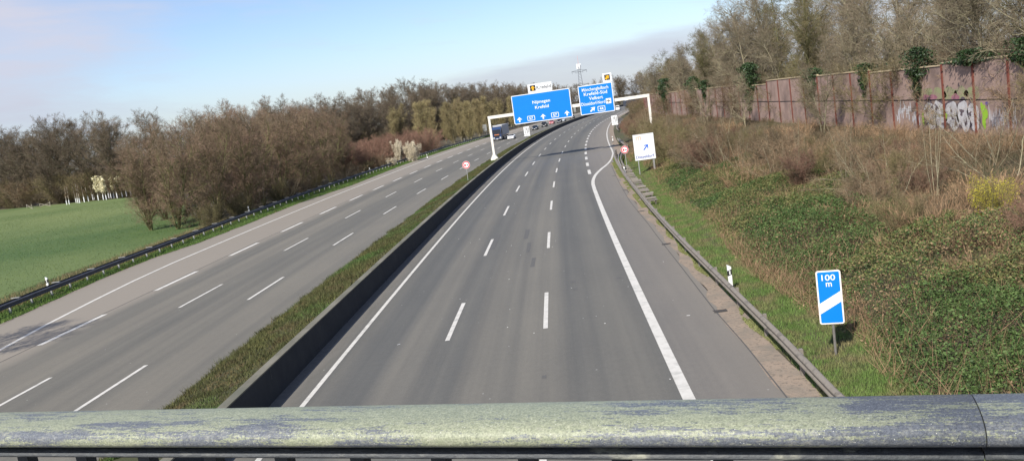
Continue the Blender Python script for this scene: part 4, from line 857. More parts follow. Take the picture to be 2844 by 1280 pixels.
# ---------------------------------------------------------------- vegetation
def grow(seed, spec):
    """bare branching: returns segments (x0,y0,z0,x1,y1,z1,r0,r1,level)"""
    rn = random.Random(seed); U = rn.uniform; Gs = rn.gauss; out = []
    maxl = spec['levels']
    def br(p, d, L, r, lev):
        ns = spec['nseg'][lev]; sl = L/ns; wob = spec['wob'][lev]; tr = spec['trop'][lev]; tip = spec['tip'][lev]; nc = spec['nch'][lev] if lev < maxl else 0; st = spec['start'][lev] if lev < maxl else 1
        x, y, z = p; dx, dy, dz = d; rc = r; acc = U(0, 1)
        for i in range(ns):
            dx += Gs(0, wob); dy += Gs(0, wob); dz += Gs(0, wob) + tr; k = 1/math.sqrt(dx*dx+dy*dy+dz*dz); dx *= k; dy *= k; dz *= k
            x2, y2, z2 = x+dx*sl, y+dy*sl, z+dz*sl; r2 = r*(1-(1-tip)*(i+1)/ns)
            out.append((x, y, z, x2, y2, z2, rc, r2, lev))
            if nc and (i+1)/ns > st:
                acc += nc/(ns*(1-st))
                while acc >= 1:
                    acc -= 1; t = U(0, 1); q = (x+(x2-x)*t, y+(y2-y)*t, z+(z2-z)*t); f = (i+t)/ns
                    an = R(spec['ang'][lev] + Gs(0, spec.get('angj', 10))); ph = U(0, 2*math.pi)
                    ax, ay, az_ = (0, 0, 1) if abs(dz) < .9 else (1, 0, 0)
                    ux, uy, uz = dy*az_-dz*ay, dz*ax-dx*az_, dx*ay-dy*ax; k = 1/math.sqrt(ux*ux+uy*uy+uz*uz); ux *= k; uy *= k; uz *= k
                    vx, vy, vz = dy*uz-dz*uy, dz*ux-dx*uz, dx*uy-dy*ux
                    s_, c_ = math.sin(an), math.cos(an); cp, sp_ = math.cos(ph), math.sin(ph)
                    nd = (dx*c_+s_*(ux*cp+vx*sp_), dy*c_+s_*(uy*cp+vy*sp_), dz*c_+s_*(uz*cp+vz*sp_))
                    fl = spec['shape'][lev](f) if 'shape' in spec and spec['shape'][lev] else (1-.5*f)
                    rr_ = min((rc+(r2-rc)*t)*.75, spec['rad'][lev+1])
                    br(q, nd, spec['len'][lev+1]*fl*U(.7, 1.25), rr_, lev+1)
            x, y, z, rc = x2, y2, z2, r2
    for k in range(spec['stems']):
        a = U(0, 2*math.pi); ln = spec['lean']*U(.4, 1.3); b = spec.get('base', .15)*(spec['stems'] > 1)
        br((b*math.cos(a), b*math.sin(a), -.15), (math.sin(ln)*math.cos(a), math.sin(ln)*math.sin(a), math.cos(ln)), spec['len'][0]*U(.8, 1.05), spec['rad'][0]*U(.75, 1.05), 0)
    return np.array(out)
def tubes(seg, k=4):
    p, q = seg[:, 0:3], seg[:, 3:6]; d = q-p; d /= np.linalg.norm(d, axis=1)[:, None] + 1e-9
    a = np.where(np.abs(d[:, 2:3]) < .9, np.array([[0, 0, 1.]]), np.array([[1., 0, 0]])); u = np.cross(d, a); u /= np.linalg.norm(u, axis=1)[:, None]; w = np.cross(d, u)
    V = []
    for c, r in ((p - d*seg[:, 6:7]*.3, seg[:, 6]), (q + d*seg[:, 7:8]*.3, seg[:, 7])):
        for j in range(k): t = 2*math.pi*j/k; V.append(c + (u*math.cos(t) + w*math.sin(t))*r[:, None])
    V = np.stack(V, 1).reshape(-1, 3); n = len(seg); base = (np.arange(n)*2*k)[:, None]; F = []
    for j in range(k): q_ = (j+1) % k; F.append(np.concatenate([base+j, base+q_, base+k+q_, base+k+j], 1))
    return V, np.concatenate(F)
def slivers(seg, rs_, wmin=.006, wscale=1.0):
    """fine twigs: slender tapering blades"""
    p, q = seg[:, 0:3], seg[:, 3:6]; d = q-p; L_ = np.linalg.norm(d, axis=1)[:, None]; d = d/(L_+1e-9)
    rnd = rs_.normal(size=d.shape); u = np.cross(d, rnd); u /= np.linalg.norm(u, axis=1)[:, None] + 1e-9
    w = np.maximum(seg[:, 6:7]*wscale, wmin); m = p + d*L_*.55 + rs_.normal(size=d.shape)*L_*.06
    V = np.stack([p - u*w, p + u*w, m + u*w*.8, q, m - u*w*.8], 1).reshape(-1, 3); n = len(seg); b = (np.arange(n)*5)[:, None]
    return V, np.concatenate([b, b+1, b+2, b+4], 1), np.concatenate([b+4, b+2, b+3], 1)
def two_kind_mesh(name, V, Q, T, m, parent):
    me = bpy.data.meshes.new(name); V = np.asarray(V, dtype=np.float32); me.vertices.add(len(V)); me.vertices.foreach_set('co', V.ravel())
    li = np.concatenate([Q.ravel(), T.ravel()]).astype(np.int32); me.loops.add(len(li)); me.loops.foreach_set('vertex_index', li)
    ls = np.concatenate([np.arange(len(Q))*4, len(Q)*4 + np.arange(len(T))*3]).astype(np.int32); me.polygons.add(len(ls)); me.polygons.foreach_set('loop_start', ls)
    try: me.polygons.foreach_set('loop_total', np.concatenate([np.full(len(Q), 4), np.full(len(T), 3)]).astype(np.int32))
    except Exception: pass
    me.update(calc_edges=True); me.materials.append(m); o = bpy.data.objects.new(name, me); COL.objects.link(o)
    if parent: o.parent = parent
    return o
def leaves_at(pts, rs_, size, n_per=1, spread=.2, flat=.3):
    pts = np.repeat(pts, n_per, 0) + rs_.normal(size=(len(pts)*n_per, 3))*spread; n = len(pts)
    a = rs_.normal(size=(n, 3)); a[:, 2] *= flat; a /= np.linalg.norm(a, axis=1)[:, None]; b = np.cross(a, rs_.normal(size=(n, 3))); b /= np.linalg.norm(b, axis=1)[:, None]
    s_ = size*rs_.uniform(.35, 1.45, (n, 1)); V = np.stack([pts - a*s_, pts + b*s_*.55, pts + a*s_, pts - b*s_*.55], 1).reshape(-1, 3)
    return V, (np.arange(n)*4)[:, None] + np.arange(4)[None]
def make_tree(name, seed, spec, bark, twig, tube_levels, wmin, leaf=None, stuffname='crown'):
    sg = grow(seed, spec); lv = sg[:, 8]; root = empty(name); rs_ = np.random.RandomState(seed)
    V, F = tubes(sg[lv <= tube_levels[0]], 6); V2, F2 = tubes(sg[(lv > tube_levels[0]) & (lv <= tube_levels[1])], 3)
    two_kind_mesh('trunk', np.concatenate([V, V2]), np.concatenate([F, F2+len(V)]), np.zeros((0, 3), int), bark, root)
    tw = sg[lv > tube_levels[1]]; V, Q, T = slivers(tw, rs_, wmin); two_kind_mesh('crown', V, Q, T, twig, root)
    if leaf:
        lm, size, n_per, spread, frac, nm = leaf; ends = tw[rs_.rand(len(tw)) < frac][:, 3:6]; V, F = leaves_at(ends, rs_, size, n_per, spread); mesh_obj(nm, V, F, lm, root)
    return root, len(sg)

BARK = mat('bark', (0.125, 0.108, 0.075), (0.080, 0.068, 0.050), 3, 0.95, c3=(0.16, 0.145, 0.085), stretch=(1, 1, .4), rand=.2)
BARKP = mat('pale_bark', (0.300, 0.255, 0.185), (0.185, 0.155, 0.110), 3, 0.95, c3=(0.255, 0.230, 0.140), stretch=(1, 1, .4), rand=.2)
BARKG = mat('mossy_bark', (0.150, 0.150, 0.055), (0.095, 0.090, 0.045), 3, 0.95, c3=(0.19, 0.18, 0.08), stretch=(1, 1, .4), rand=.2)
TW_F = mat('forest_twigs', (0.180, 0.134, 0.096), (0.125, 0.102, 0.073), .25, 0.95, c3=(0.155, 0.121, 0.083), rand=.28, island=.3)
TW_V = mat('verge_twigs', (0.255, 0.160, 0.115), (0.160, 0.122, 0.080), .30, 0.95, c3=(0.205, 0.145, 0.096), rand=.25, island=.35)
TW_R = mat('woodland_twigs', (0.225, 0.172, 0.120), (0.160, 0.130, 0.086), .30, 0.95, c3=(0.195, 0.150, 0.102), rand=.3, island=.35)
TW_W = mat('willow_twigs', (0.300, 0.240, 0.120), (0.220, 0.170, 0.095), .30, 0.95, c3=(0.26, 0.205, 0.11), rand=.3, island=.3)
TW_RED = mat('red_twigs', (0.240, 0.135, 0.095), (0.170, 0.105, 0.070), .5, 0.95, rand=.22, island=.3)
TW_BR = mat('brush_twigs', (0.235, 0.158, 0.098), (0.100, 0.080, 0.050), .6, 0.95, c3=(0.180, 0.130, 0.078), rand=.3, island=.4)
TW_GR = mat('green_brush_twigs', (0.165, 0.140, 0.062), (0.140, 0.110, 0.062), .6, 0.95, rand=.3, island=.4)
DRY = mat('dry_stalks', (0.330, 0.215, 0.125), (0.235, 0.150, 0.085), .8, 0.95, rand=.25, island=.4)
IVY = mat('ivy_leaves', (0.022, 0.048, 0.014), (0.038, 0.070, 0.020), 1.2, 0.55, rand=.2, island=.45, spec=.4)
BLOS = mat('blossom', (0.80, 0.72, 0.54), (0.70, 0.62, 0.46), 2, 0.8, island=.15); BUDS = mat('willow_buds', (0.46, 0.42, 0.18), (0.36, 0.32, 0.14), 1, 0.8, rand=.2, island=.3); YBLOS = mat('yellow_blossom', (0.66, 0.58, 0.03), (0.55, 0.50, 0.04), 3, 0.8, island=.2)
RBUD = mat('reddish_buds', (0.24, 0.12, 0.085), (0.19, 0.10, 0.07), 1, .9, rand=.2, island=.3)

big = dict(levels=4, stems=1, lean=.06, nseg=(9, 6, 4, 3, 1), wob=(.05, .13, .18, .2, .1), trop=(.02, .06, .05, .04, .0), tip=(.25, .3, .4, .5, .3), nch=(24, 10, 7, 7), start=(.10, .15, .12, .1), ang=(56, 42, 40, 38), len=(21, 7.4, 3.2, 1.5, .85), rad=(.30, .13, .05, .022, .012), shape=(lambda f: .55+.75*math.sin(min(1, f*1.02)*2.75+.15)**.8 if f < .99 else .5, None, None, None))
verge = dict(levels=4, stems=4, lean=.30, base=.12, nseg=(7, 5, 4, 3, 1), wob=(.07, .12, .16, .2, .1), trop=(.02, .06, .06, .04, .0), tip=(.2, .3, .4, .5, .3), nch=(12, 8, 6, 5), start=(.10, .12, .1, .1), ang=(40, 38, 38, 36), len=(11.5, 4.4, 2.0, 1.0, .55), rad=(.12, .055, .024, .012, .008))
right = dict(levels=4, stems=2, lean=.12, base=.3, nseg=(9, 6, 4, 3, 1), wob=(.06, .14, .18, .2, .1), trop=(.02, .05, .04, .03, .0), tip=(.22, .3, .4, .5, .3), nch=(15, 8, 6, 5), start=(.20, .15, .15, .1), ang=(46, 42, 40, 38), len=(18, 5.8, 2.6, 1.2, .75), rad=(.19, .085, .035, .015, .009), shape=(lambda f: 1.1-.65*f, None, None, None))
poplar = dict(levels=3, stems=3, lean=.10, base=.3, nseg=(8, 5, 3, 1), wob=(.04, .08, .12, .1), trop=(.01, .12, .08, .0), tip=(.2, .3, .4, .3), nch=(26, 11, 9), start=(.12, .1, .1), ang=(32, 28, 30), len=(12.5, 3.6, 1.5, .75), rad=(.10, .035, .014, .009))
bush = dict(levels=3, stems=16, lean=.55, base=.35, nseg=(6, 4, 3, 1), wob=(.12, .16, .2, .1), trop=(.03, .04, .02, .0), tip=(.3, .3, .4, .3), nch=(10, 8, 6), start=(.12, .1, .1), ang=(34, 36, 38), len=(3.4, 1.35, .65, .35), rad=(.022, .010, .006, .0045))
whip = dict(levels=2, stems=5, lean=.30, base=.08, nseg=(7, 4, 1), wob=(.06, .10, .1), trop=(.01, .03, .0), tip=(.25, .3, .3), nch=(7, 4), start=(.15, .1), ang=(30, 32), len=(5.2, 1.4, .55), rad=(.026, .009, .006))
arch = dict(levels=3, stems=6, lean=1.0, base=.3, nseg=(9, 5, 3, 1), wob=(.12, .14, .16, .1), trop=(-.02, .02, .02, .0), tip=(.3, .3, .4, .3), nch=(12, 8, 5), start=(.15, .1, .1), ang=(36, 36, 38), len=(4.6, 1.7, .75, .35), rad=(.034, .013, .007, .005))
tuft = dict(levels=1, stems=110, lean=.45, base=.5, nseg=(3, 1), wob=(.12, .1), trop=(-.06, .0), tip=(.4, .3), nch=(3.0,), start=(.3,), ang=(28,), len=(1.15, .35), rad=(.006, .005))
def variants(name, spec, bark, twig, seeds, tl, wmin, leaf=None):
    out = []
    for s in seeds:
        r, n = make_tree(name, s, spec, bark, twig, tl, wmin, leaf); r.location = (0, 0, -500); out.append(r)
    return out
used = set()
def bankpt(x, y): return float(bank_z(np.array(x), np.array(y)))
def plant(protos, x, y, z, scale, rz, label, cat, group, rn=random, sz=None, tilt=0.0):
    p = protos if not isinstance(protos, list) else rn.choice(protos)
    if p.name not in used: used.add(p.name); o = p
    else: o = copy_tree(p)
    o.location = (x, y, z); o.rotation_euler = (tilt*rn.uniform(-1, 1), tilt*rn.uniform(-1, 1), rz); o.scale = (scale, scale, sz or scale); tag(o, label, cat, group); return o
T_BIG = variants('bare_tree', big, BARK, TW_F, (1, 2, 3, 4), (1, 2), .015)
T_VG = variants('bare_tree', verge, BARKG, TW_V, (11, 12, 13, 14), (1, 2), .0085)
T_RT = variants('bare_tree', right, BARKP, TW_R, (21, 22, 23, 24), (1, 3), .0075)
T_RTG = variants('bare_tree', right, BARKG, TW_GR, (25,), (1, 3), .011)
T_PO = variants('willow_tree', poplar, BARKP, TW_W, (31, 32), (0, 1), .013, (BUDS, .055, 1, .05, .6, 'catkins'))
B_RED = variants('bare_shrub', bush, BARKP, TW_RED, (41, 42), (0, 1), .0055)
B_BR = variants('bare_shrub', bush, BARKP, TW_BR, (43, 44, 45), (0, 1), .0045)
B_GR = variants('bare_shrub', bush, BARKG, TW_GR, (46, 47), (0, 1), .0045)
B_WH = variants('sapling', whip, BARKP, TW_BR, (51, 52, 53), (0, 0), .005)
B_AR = variants('arching_shrub', arch, BARKP, TW_BR, (61, 62), (0, 1), .0045)
B_DR = variants('dry_grass_tuft', tuft, DRY, DRY, (71, 72), (-1, -1), .0055)
B_BL = variants('blossoming_bush', bush, BARK, TW_BR, (48,), (0, 1), .006, (BLOS, .050, 3, .05, .9, 'blossom'))
B_YL = variants('yellow_blossoming_bush', bush, BARKG, TW_GR, (49,), (0, 1), .0045, (YBLOS, .034, 1, .04, .6, 'blossom'))
rn = random.Random(78)
# --- woodland behind the field and along the far left
front = [(-175, 285), (-142, 256), (-116, 236), (-88, 214), (-66, 205), (-55, 235), (-45, 275), (-35, 320), (-22, 370), (-2, 430), (22, 500), (48, 570)]
def along(pts, step):
    out = []; 
    for (a, b) in zip(pts[:-1], pts[1:]):
        L_ = math.hypot(b[0]-a[0], b[1]-a[1]); n = max(1, int(L_/step))
        for i in range(n): t = i/n; out.append((a[0]+(b[0]-a[0])*t, a[1]+(b[1]-a[1])*t))
    return out
for row, (dist, step, sc0) in enumerate(((0, 6.4, .95), (9, 8.0, 1.06))):
    for (x, y) in along(front, step):
        x += -dist*.6 + rn.uniform(-2.5, 2.5); y += dist*.85 + rn.uniform(-2.5, 2.5)
        s_ = sc0*rn.uniform(.93, 1.05)*float(np.interp(y, [200, 260, 330, 420, 560], [.84, .89, .96, .86, .76]))*(.86 if -90 < x < -35 else 1.0)
        plant(T_BIG, x, y, -.3, s_, rn.uniform(0, 6.28), 'tall bare brown tree in the wood behind the green field' if y < 260 and x < -60 else 'tall bare tree in the distant wood left of the motorway', 'tree', 'trees of the wood behind the field' if y < 260 and x < -60 else 'trees of the distant left wood', rn)
# dense understorey along that wood
for (x, y) in along(front[:9], 3.4):
    plant(B_BR + B_GR, x + rn.uniform(-3, 5), y + rn.uniform(-1, 3), -.3, rn.uniform(1.6, 2.6), rn.uniform(0, 6.28), 'bare brown shrub at the foot of the wood behind the field', 'shrub', 'shrubs at the foot of the wood', rn)
# --- trees on the verge right behind the left guardrail
for (s, o, sc_) in [(94, -34.5, .88), (97, -39, .86), (101, -32.5, 1.0), (105, -37, 1.02), (109, -32, 1.05), (113, -38, 1.1), (117, -33, 1.06), (121, -38, 1.1), (125, -33.5, 1.04), (129, -39, 1.12), (133, -33, 1.05), (137, -38, 1.1), (142, -33.5, 1.06), (147, -38.5, 1.1), (152, -34, 1.02), (157, -38, 1.08), (163, -34.5, 1.0), (169, -39, 1.08), (111, -44, 1.1), (126, -45, 1.12), (141, -45, 1.14), (156, -46, 1.12), (172, -47, 1.1)]:
    x, y = P(s, o); plant(T_VG, float(x), float(y), -.15, sc_*rn.uniform(.89, 1.0), rn.uniform(0, 6.28), 'many-stemmed bare tree with reddish twigs behind the left guardrail', 'tree', 'many-stemmed trees on the left verge', rn)
for k in range(34):
    s = 92 + k*3.0; x, y = P(s, rn.uniform(-33.5, -29.5)); plant(B_BR + B_GR + B_AR, float(x), float(y), -.05, rn.uniform(.45, .85), rn.uniform(0, 6.28), 'low bare scrub bush under the trees behind the left guardrail', 'shrub', 'low scrub behind the left guardrail', rn)
# reddish thicket, white blossom, willows further along
for k in range(52):
    s = rn.uniform(165, 250); x, y = P(s, rn.uniform(-46, -29.5)); plant(B_RED, float(x), float(y), -.1, rn.uniform(1.15, 1.75), rn.uniform(0, 6.28), 'reddish brown bare shrub in the thicket beyond the left guardrail', 'shrub', 'reddish thicket beyond the left guardrail', rn)
def at_ground(px, py, z=0.0): return G(px, py, z)
x, y = at_ground(1145, 447); plant(B_BL, x, y+.5, -.1, .66, .4, 'big white blossoming bush behind the left guardrail', 'bush', None, rn, 1.15)
x, y = at_ground(1120, 452); plant(B_BL, x-1.2, y+3.5, -.1, .50, 2.4, 'white blossoming bush leaning beside the biggest blossoming one', 'bush', None, rn, 1.35)
x, y = at_ground(1085, 462); plant(B_BL, x, y, -.1, .50, 1.4, 'small white blossoming bush low behind the left guardrail', 'bush', None, rn)
for k in range(38):
    s = rn.uniform(232, 430); x, y = P(s, rn.uniform(-44, -29)); plant(T_PO, float(x), float(y), -.2, rn.uniform(.82, 1.06), rn.uniform(0, 6.28), 'slender yellowish green willow at the left edge before the gantry', 'tree', 'yellowish willows along the left edge', rn)
# --- far band of trees where the road disappears
for k in range(36):
    x = 5 + k*5.6 + rn.uniform(-2, 2); y = 640 + .8*k + rn.uniform(-25, 35)
    plant(T_BIG, x, y, -.3, rn.uniform(.66, .90), rn.uniform(0, 6.28), 'far bare tree closing the view where the motorway bends away', 'tree', 'far trees beyond the bend', rn)
# --- woodland behind the noise barrier
k = 0
for row, (off, step, sc0) in enumerate(((3.0, 6.2, .86), (10.0, 8.8, 1.0), (19.0, 13.0, 1.08))):
    y = 30.0 + row*2
    while y < (420 if row < 3 else 300):
        xx = float(wall_x(min(y, 420))) + off + rn.uniform(-1, 1.6); s_ = sc0*rn.uniform(.82, 1.12)*float(np.interp(y, [30, 122, 140, 240, 420], [1.0, 1.0, .80, .72, .68]))
        if row == 0 and rn.random() < .25: s_ *= .7
        plant(T_RT if rn.random() > .14 else T_RTG, xx, y + rn.uniform(-1.2, 1.2), 1.6, s_, rn.uniform(0, 6.28), 'bare branching tree in the woodland behind the noise barrier', 'tree', 'trees behind the noise barrier', rn)
        y += step*rn.uniform(.75, 1.25)*(1 if y < 190 else 2.0)
# one tree beside the bridge whose shadow falls across the left carriageway, outside the picture
plant(T_VG[1:2], -30.4, 35.8, -.1, .86, 1.0, 'bare tree beside the bridge left of the carriageways', 'tree', None, rn)

for k in range(34):
    y = 34 + k*4.3; plant(B_GR + B_BR, float(wall_x(y)) + rn.uniform(1.2, 4), y + rn.uniform(-2, 2), 1.7, rn.uniform(1.4, 2.0), rn.uniform(0, 6.28), 'tall scrub bush right behind the noise barrier', 'shrub', 'scrub behind the noise barrier', rn)
for (tx_, ty_, sc_) in ((29.0, 79, .36), (29.2, 104, .34), (28.8, 122, .36)):
    plant(T_RT, tx_, ty_, bankpt(tx_, ty_)-.1, sc_, rn.uniform(0, 6.28), 'small thin bare tree standing in front of the noise barrier', 'tree', 'small trees in front of the noise barrier', rn)
# --- ivy hanging over the noise barrier
def ivy(y, w, up, down, label, seed, n=2600, xoff=-.22):
    r = np.random.RandomState(seed); x = float(wall_x(y)); t = top_z(y); root = empty('ivy_clump', (x, y, t)); 
    a = r.rand(n); yy = r.normal(0, w*.42, n); dn = up - (up+down)*np.abs(r.rand(n))**1.25
    keep = (np.abs(yy) < w*(.10 + .90*np.clip(1 - np.maximum(0, -dn)/down, 0, 1)**1.8)*(.8+.5*np.sin(dn*5+y))) ; yy, dn = yy[keep], dn[keep]
    xx = np.where(dn > 0, r.normal(.1, .55, len(yy))*np.clip(1.3-dn/up, .2, 1), xoff + r.normal(0, .10, len(yy)))
    V, F = leaves_at(np.stack([xx, yy, dn], 1), r, .055 + .0006*y, 1, .05, .8); mesh_obj('leaves', V, F, IVY, root)
    st = np.array([(xoff+.05, w*q, 0.0, xoff+.06, w*q*.6 + .1, -down, .03, .02, 0) for q in (-.4, -.1, .25)]); V, F = tubes(st, 5); mesh_obj('stem', V, F, BARK, root)
    tag(root, label, 'ivy')
ivy(66, 2.2, 1.5, 2.3, 'dark ivy clump hanging over the barrier just left of the white graffiti', 1, 3600)
ivy(88, 2.4, .7, 2.6, 'ivy covering the barrier top where its height steps down', 2, 3000)
ivy(110, 4.2, 2.8, 3.0, 'largest dark ivy clump climbing over the middle of the barrier', 3, 7000)
ivy(133, 2.0, 1.2, 2.0, 'small dark ivy clump on the barrier in the distance', 4, 2000)
ivy(141, 3.0, 1.9, 1.4, 'ivy crown spilling over the distant barrier beside the smaller clump', 5, 3000)
ivy(165, 4.5, 2.6, 3.2, 'farthest ivy clump on the barrier right of the gantry post', 6, 5500)
ivy(58.5, 3.5, .7, .25, 'flat ivy mat lying on the barrier top above the graffiti', 7, 3200); ivy(52.5, 2.2, 1.0, .7, 'ivy on the barrier top at the right edge of the picture', 8, 2200)
ivy(75.5, 1.6, .6, 2.2, 'thin ivy strand on the barrier left of the graffiti', 9, 1500)

# --- young trees with white trunk guards at the far edge of the field
sap = dict(levels=2, stems=1, lean=.02, nseg=(6, 3, 1), wob=(.02, .08, .1), trop=(.02, .14, .0), tip=(.3, .3, .3), nch=(26, 7), start=(.42, .1), ang=(28, 28), len=(5.2, 1.2, .55), rad=(.075, .035, .02))
SB = mat('birch_white', (.62, .58, .48), (.5, .46, .38), 3, .8)
def young(seed, leaf): 
    r, n = make_tree('young_tree', seed, sap, SB, TW_BR, (0, 0), .022, leaf); MB().tube((0, 0, 0), (0, 0, 1.2), .12, n=8).build('trunk_guard', WHITE, r); return r
Y_B = young(81, None); Y_W = young(82, (mat('cream_blossom', (.80, .74, .50), (.72, .66, .42), 2, .8), .15, 3, .12, .9, 'blossom')); Y_B.location.z = Y_W.location.z = -500
sp_ = [(186, 567, 0), (193, 566, 0), (212, 561.5, 0), (217, 562, 0), (222, 562, 0), (235, 560, 0), (246.5, 558, 0), (259, 553, 0), (263, 552, 0), (274, 555, 1), (280, 549, 0), (288, 553, 1), (296, 553, 1), (303, 548, 0), (309, 548, 0), (317, 548, 1), (326, 548, 0), (333, 545, 1), (340, 545, 0), (352, 543, 0), (364, 541, 0)]
nb_, nw_ = 0, 0
for (px, py, w_) in sp_:
    x, y = G(px, py, 0.05); y0_ = y; sc_ = rn.uniform(.85, 1.1)
    if w_: nw_ += 1
    o = plant(Y_W if w_ else Y_B, x, y, .03, sc_, rn.uniform(0, 6.28), 'young tree in cream blossom with white trunk guard at the field edge' if w_ else 'bare young tree with white trunk guard at the far field edge', 'young tree', 'young trees in blossom at the field edge' if w_ else 'bare young trees at the field edge', rn)
# low fence at the left end of that row
fc = MB(); pts = [G(75, 576, 0.05), G(90, 579, .05), G(112, 574, .05), G(140, 571, .05)]
for k, (x, y) in enumerate(pts):
    fc.tube((x, y, 0), (x, y, 1.3 if k % 2 else 1.0), .07, n=5)
for a, b in zip(pts[:-1], pts[1:]): fc.tube((*a, .95), (*b, .15), .05, n=4); fc.tube((*a, .2), (*b, .95), .05, n=4)
tag(fc.build('field_fence', mat('pale_wood', (.42, .38, .30))), 'low pale wooden fence at the far left edge of the green field', 'fence')

v_yel = (lambda v: v[0]/v[1])(ray(2744, 560))
# --- brush on the right embankment
def in_brush(x, y):
    lim = np.interp(y, [15, 24, 28, 36, 45, 58, 77, 90, 105, 130, 170, 230, 330], [17.5, 16.5, 15.4, 15.2, 17.0, 18.0, 16.2, 15.8, 17.3, 20.0, 24.5, 36, 50]); return x > lim
n_done = 0; tries = 0; cand = []
while n_done < 235 and tries < 9000:
    tries += 1; y = 20 + 290*rn.random()**1.25; wx = float(wall_x(y)); x = rn.uniform(10, wx - .8)
    if not in_brush(x, y): continue
    md = 1.05 + .010*y
    if any((x-a)**2 + (y-b)**2 < md*md for a, b in cand): continue
    cand.append((x, y)); z = bankpt(x, y) - .05; near = wx - x; q = rn.random(); n_done += 1
    if abs(x/y - v_yel) < .055 and y < 44 and y > 20: q = 2.0
    room = (7.98 - 6.1*x/wx) - z; hs = float(np.interp(y, [185, 215], [min(1.0, max(.20, room/3.9)), 1.0])) * rn.uniform(.8, 1.15) * float(np.interp(y, [24, 45, 60], [.55, .75, 1.0]))
    if q > 1: continue
    if q < .16: plant(B_WH, x, y, z, rn.uniform(.55, 1.1)*(1 if rn.random() < .35 else min(1, hs*1.4)), rn.uniform(0, 6.28), 'slender pale sapling growing in front of the noise barrier', 'sapling', 'saplings before the noise barrier', rn)
    elif q < .30: plant(B_AR, x, y, z, rn.uniform(.75, 1.05)*min(1, hs*1.2), rn.uniform(0, 6.28), 'bare shrub with long arching branches on the right bank', 'shrub', 'arching shrubs on the right bank', rn)
    elif q < .50: plant(B_GR, x, y, z, rn.uniform(.75, 1.05)*hs, rn.uniform(0, 6.28), 'olive coloured bare bush on the right bank', 'shrub', 'olive bushes on the right bank', rn)
    elif q < .86: plant(B_BR, x, y, z, rn.uniform(.75, 1.08)*hs, rn.uniform(0, 6.28), 'brown bare bush on the right bank below the noise barrier', 'shrub', 'brown bushes on the right bank', rn)
    else: plant(B_RED, x, y, z, rn.uniform(.7, .95)*hs, rn.uniform(0, 6.28), 'reddish bare bush on the right bank', 'shrub', 'reddish bushes on the right bank', rn)
for k in range(110):
    y = 24 + 110*rn.random()**1.2; wx = float(wall_x(y)); x = rn.uniform(14, wx-1)
    if not in_brush(x + 2.5, y): continue
    plant(B_DR, x, y, bankpt(x, y)-.05, rn.uniform(.8, 1.6), rn.uniform(0, 6.28), 'tuft of tan dead grass among the brush on the right bank', 'grass tuft', 'dead grass tufts on the right bank', rn)
for (bx_, by_, sc_, a_) in ((23.5, 41, 1.0, 2.0), (25.0, 45, 1.0, 1.2), (20.5, 47, .9, 3.1), (18.5, 44, .8, 5.0)):
    plant(B_AR, bx_, by_, bankpt(bx_, by_)-.05, sc_, a_, 'bare shrub with long arching branches on the right bank', 'shrub', 'arching shrubs on the right bank', rn)
yy = 34.5; plant(B_YL, v_yel*yy, yy, bankpt(v_yel*yy, yy)-.1, .50, 1.0, 'bright yellow blossoming bush among bare brush at the right edge', 'bush', None, rn)

# --- brambles: a rolling mat of leaves on the bank
def poly_in(x, y, poly):
    c = np.zeros(len(x), bool); n = len(poly)
    for i in range(n):
        (x1, y1), (x2, y2) = poly[i], poly[(i+1) % n]; c ^= ((y1 > y) != (y2 > y)) & (x < (x2-x1)*(y-y1)/(y2-y1+1e-9) + x1)
    return c
rb = np.random.RandomState(9)
gedge = lambda y: np.interp(y, [0, 20.3, 24.4, 26.8, 33.4, 39.8, 48.6, 56.6, 65.2, 82, 106, 152], [8.4, 8.7, 9.7, 9.5, 9.5, 10.1, 11.3, 11.6, 12.0, 13.9, 16.2, 21.2])
def scatter(n, y0, y1, pw, fx0, fx1):
    y = y0 + (y1-y0)*rb.rand(n)**pw; a, b = fx0(y), fx1(y); x = a + (b-a)*rb.rand(n); return x, y
brx = lambda y: np.interp(y, [15, 24, 30, 40, 52, 65, 80, 105], [20, 18.5, 17.0, 18.3, 20.6, 20.8, 18, 17.6]) + .8*np.sin(y*.9) + .5*np.sin(y*2.3)
def bramble(name, n, y0, y1, pw, fa, fb, m, size, hfun, thr, label, cat='brambles', freq=.55, ph=0.0, depth=.30, flat=.6, dead=False):
    x, y = scatter(n, y0, y1, pw, fa, fb); f = lumps(x+ph, y-ph, freq); k = (f > thr) & ((lumps(x, y, 2.6) + .35*lumps(x, y, 6.0)) > -.42 - .5*rb.rand(len(x))); x, y, f = x[k], y[k], f[k]
    if not dead: k = ~((lumps(x+7, y-7, .5) > .30) & (rb.rand(len(x)) < .72*np.interp(y, [30, 38, 70, 85], [1, .12, .12, .8]))); x, y, f = x[k], y[k], f[k]
    h = hfun(x, y, f); z = bank_z(x, y) + h - np.abs(rb.normal(0, depth, len(x)))*np.clip(h, .15, 1); z = np.maximum(z, bank_z(x, y)+.02)
    V, F = leaves_at(np.stack([x, y, z], 1), rb, size, 1, .03, flat); o = mesh_obj(name, V, F, m); tag(o, label, cat, kind='stuff'); return o
hb = lambda x, y, f: (.22 + .72*np.clip(lumps(x, y, .7)+.45, 0, 1.6) + .36*lumps(x, y, 2.2) + .10*np.sin(x*3.1+y*2.3)*np.sin(y*2.1-x))*np.clip((x-gedge(y))/2.0, .12, 1)
LEAF_D = mat('bramble_dark', (0.050, 0.088, 0.024), (0.084, 0.130, 0.036), .9, 0.65, island=.5, spec=.25)
LEAF_O = mat('bramble_olive', (0.140, 0.155, 0.046), (0.104, 0.124, 0.036), .8, 0.65, c3=(0.165, 0.145, 0.056), island=.4, spec=.25)
LEAF_B = mat('bramble_brown', (0.255, 0.165, 0.095), (0.165, 0.125, 0.062), .9, 0.8, island=.45)
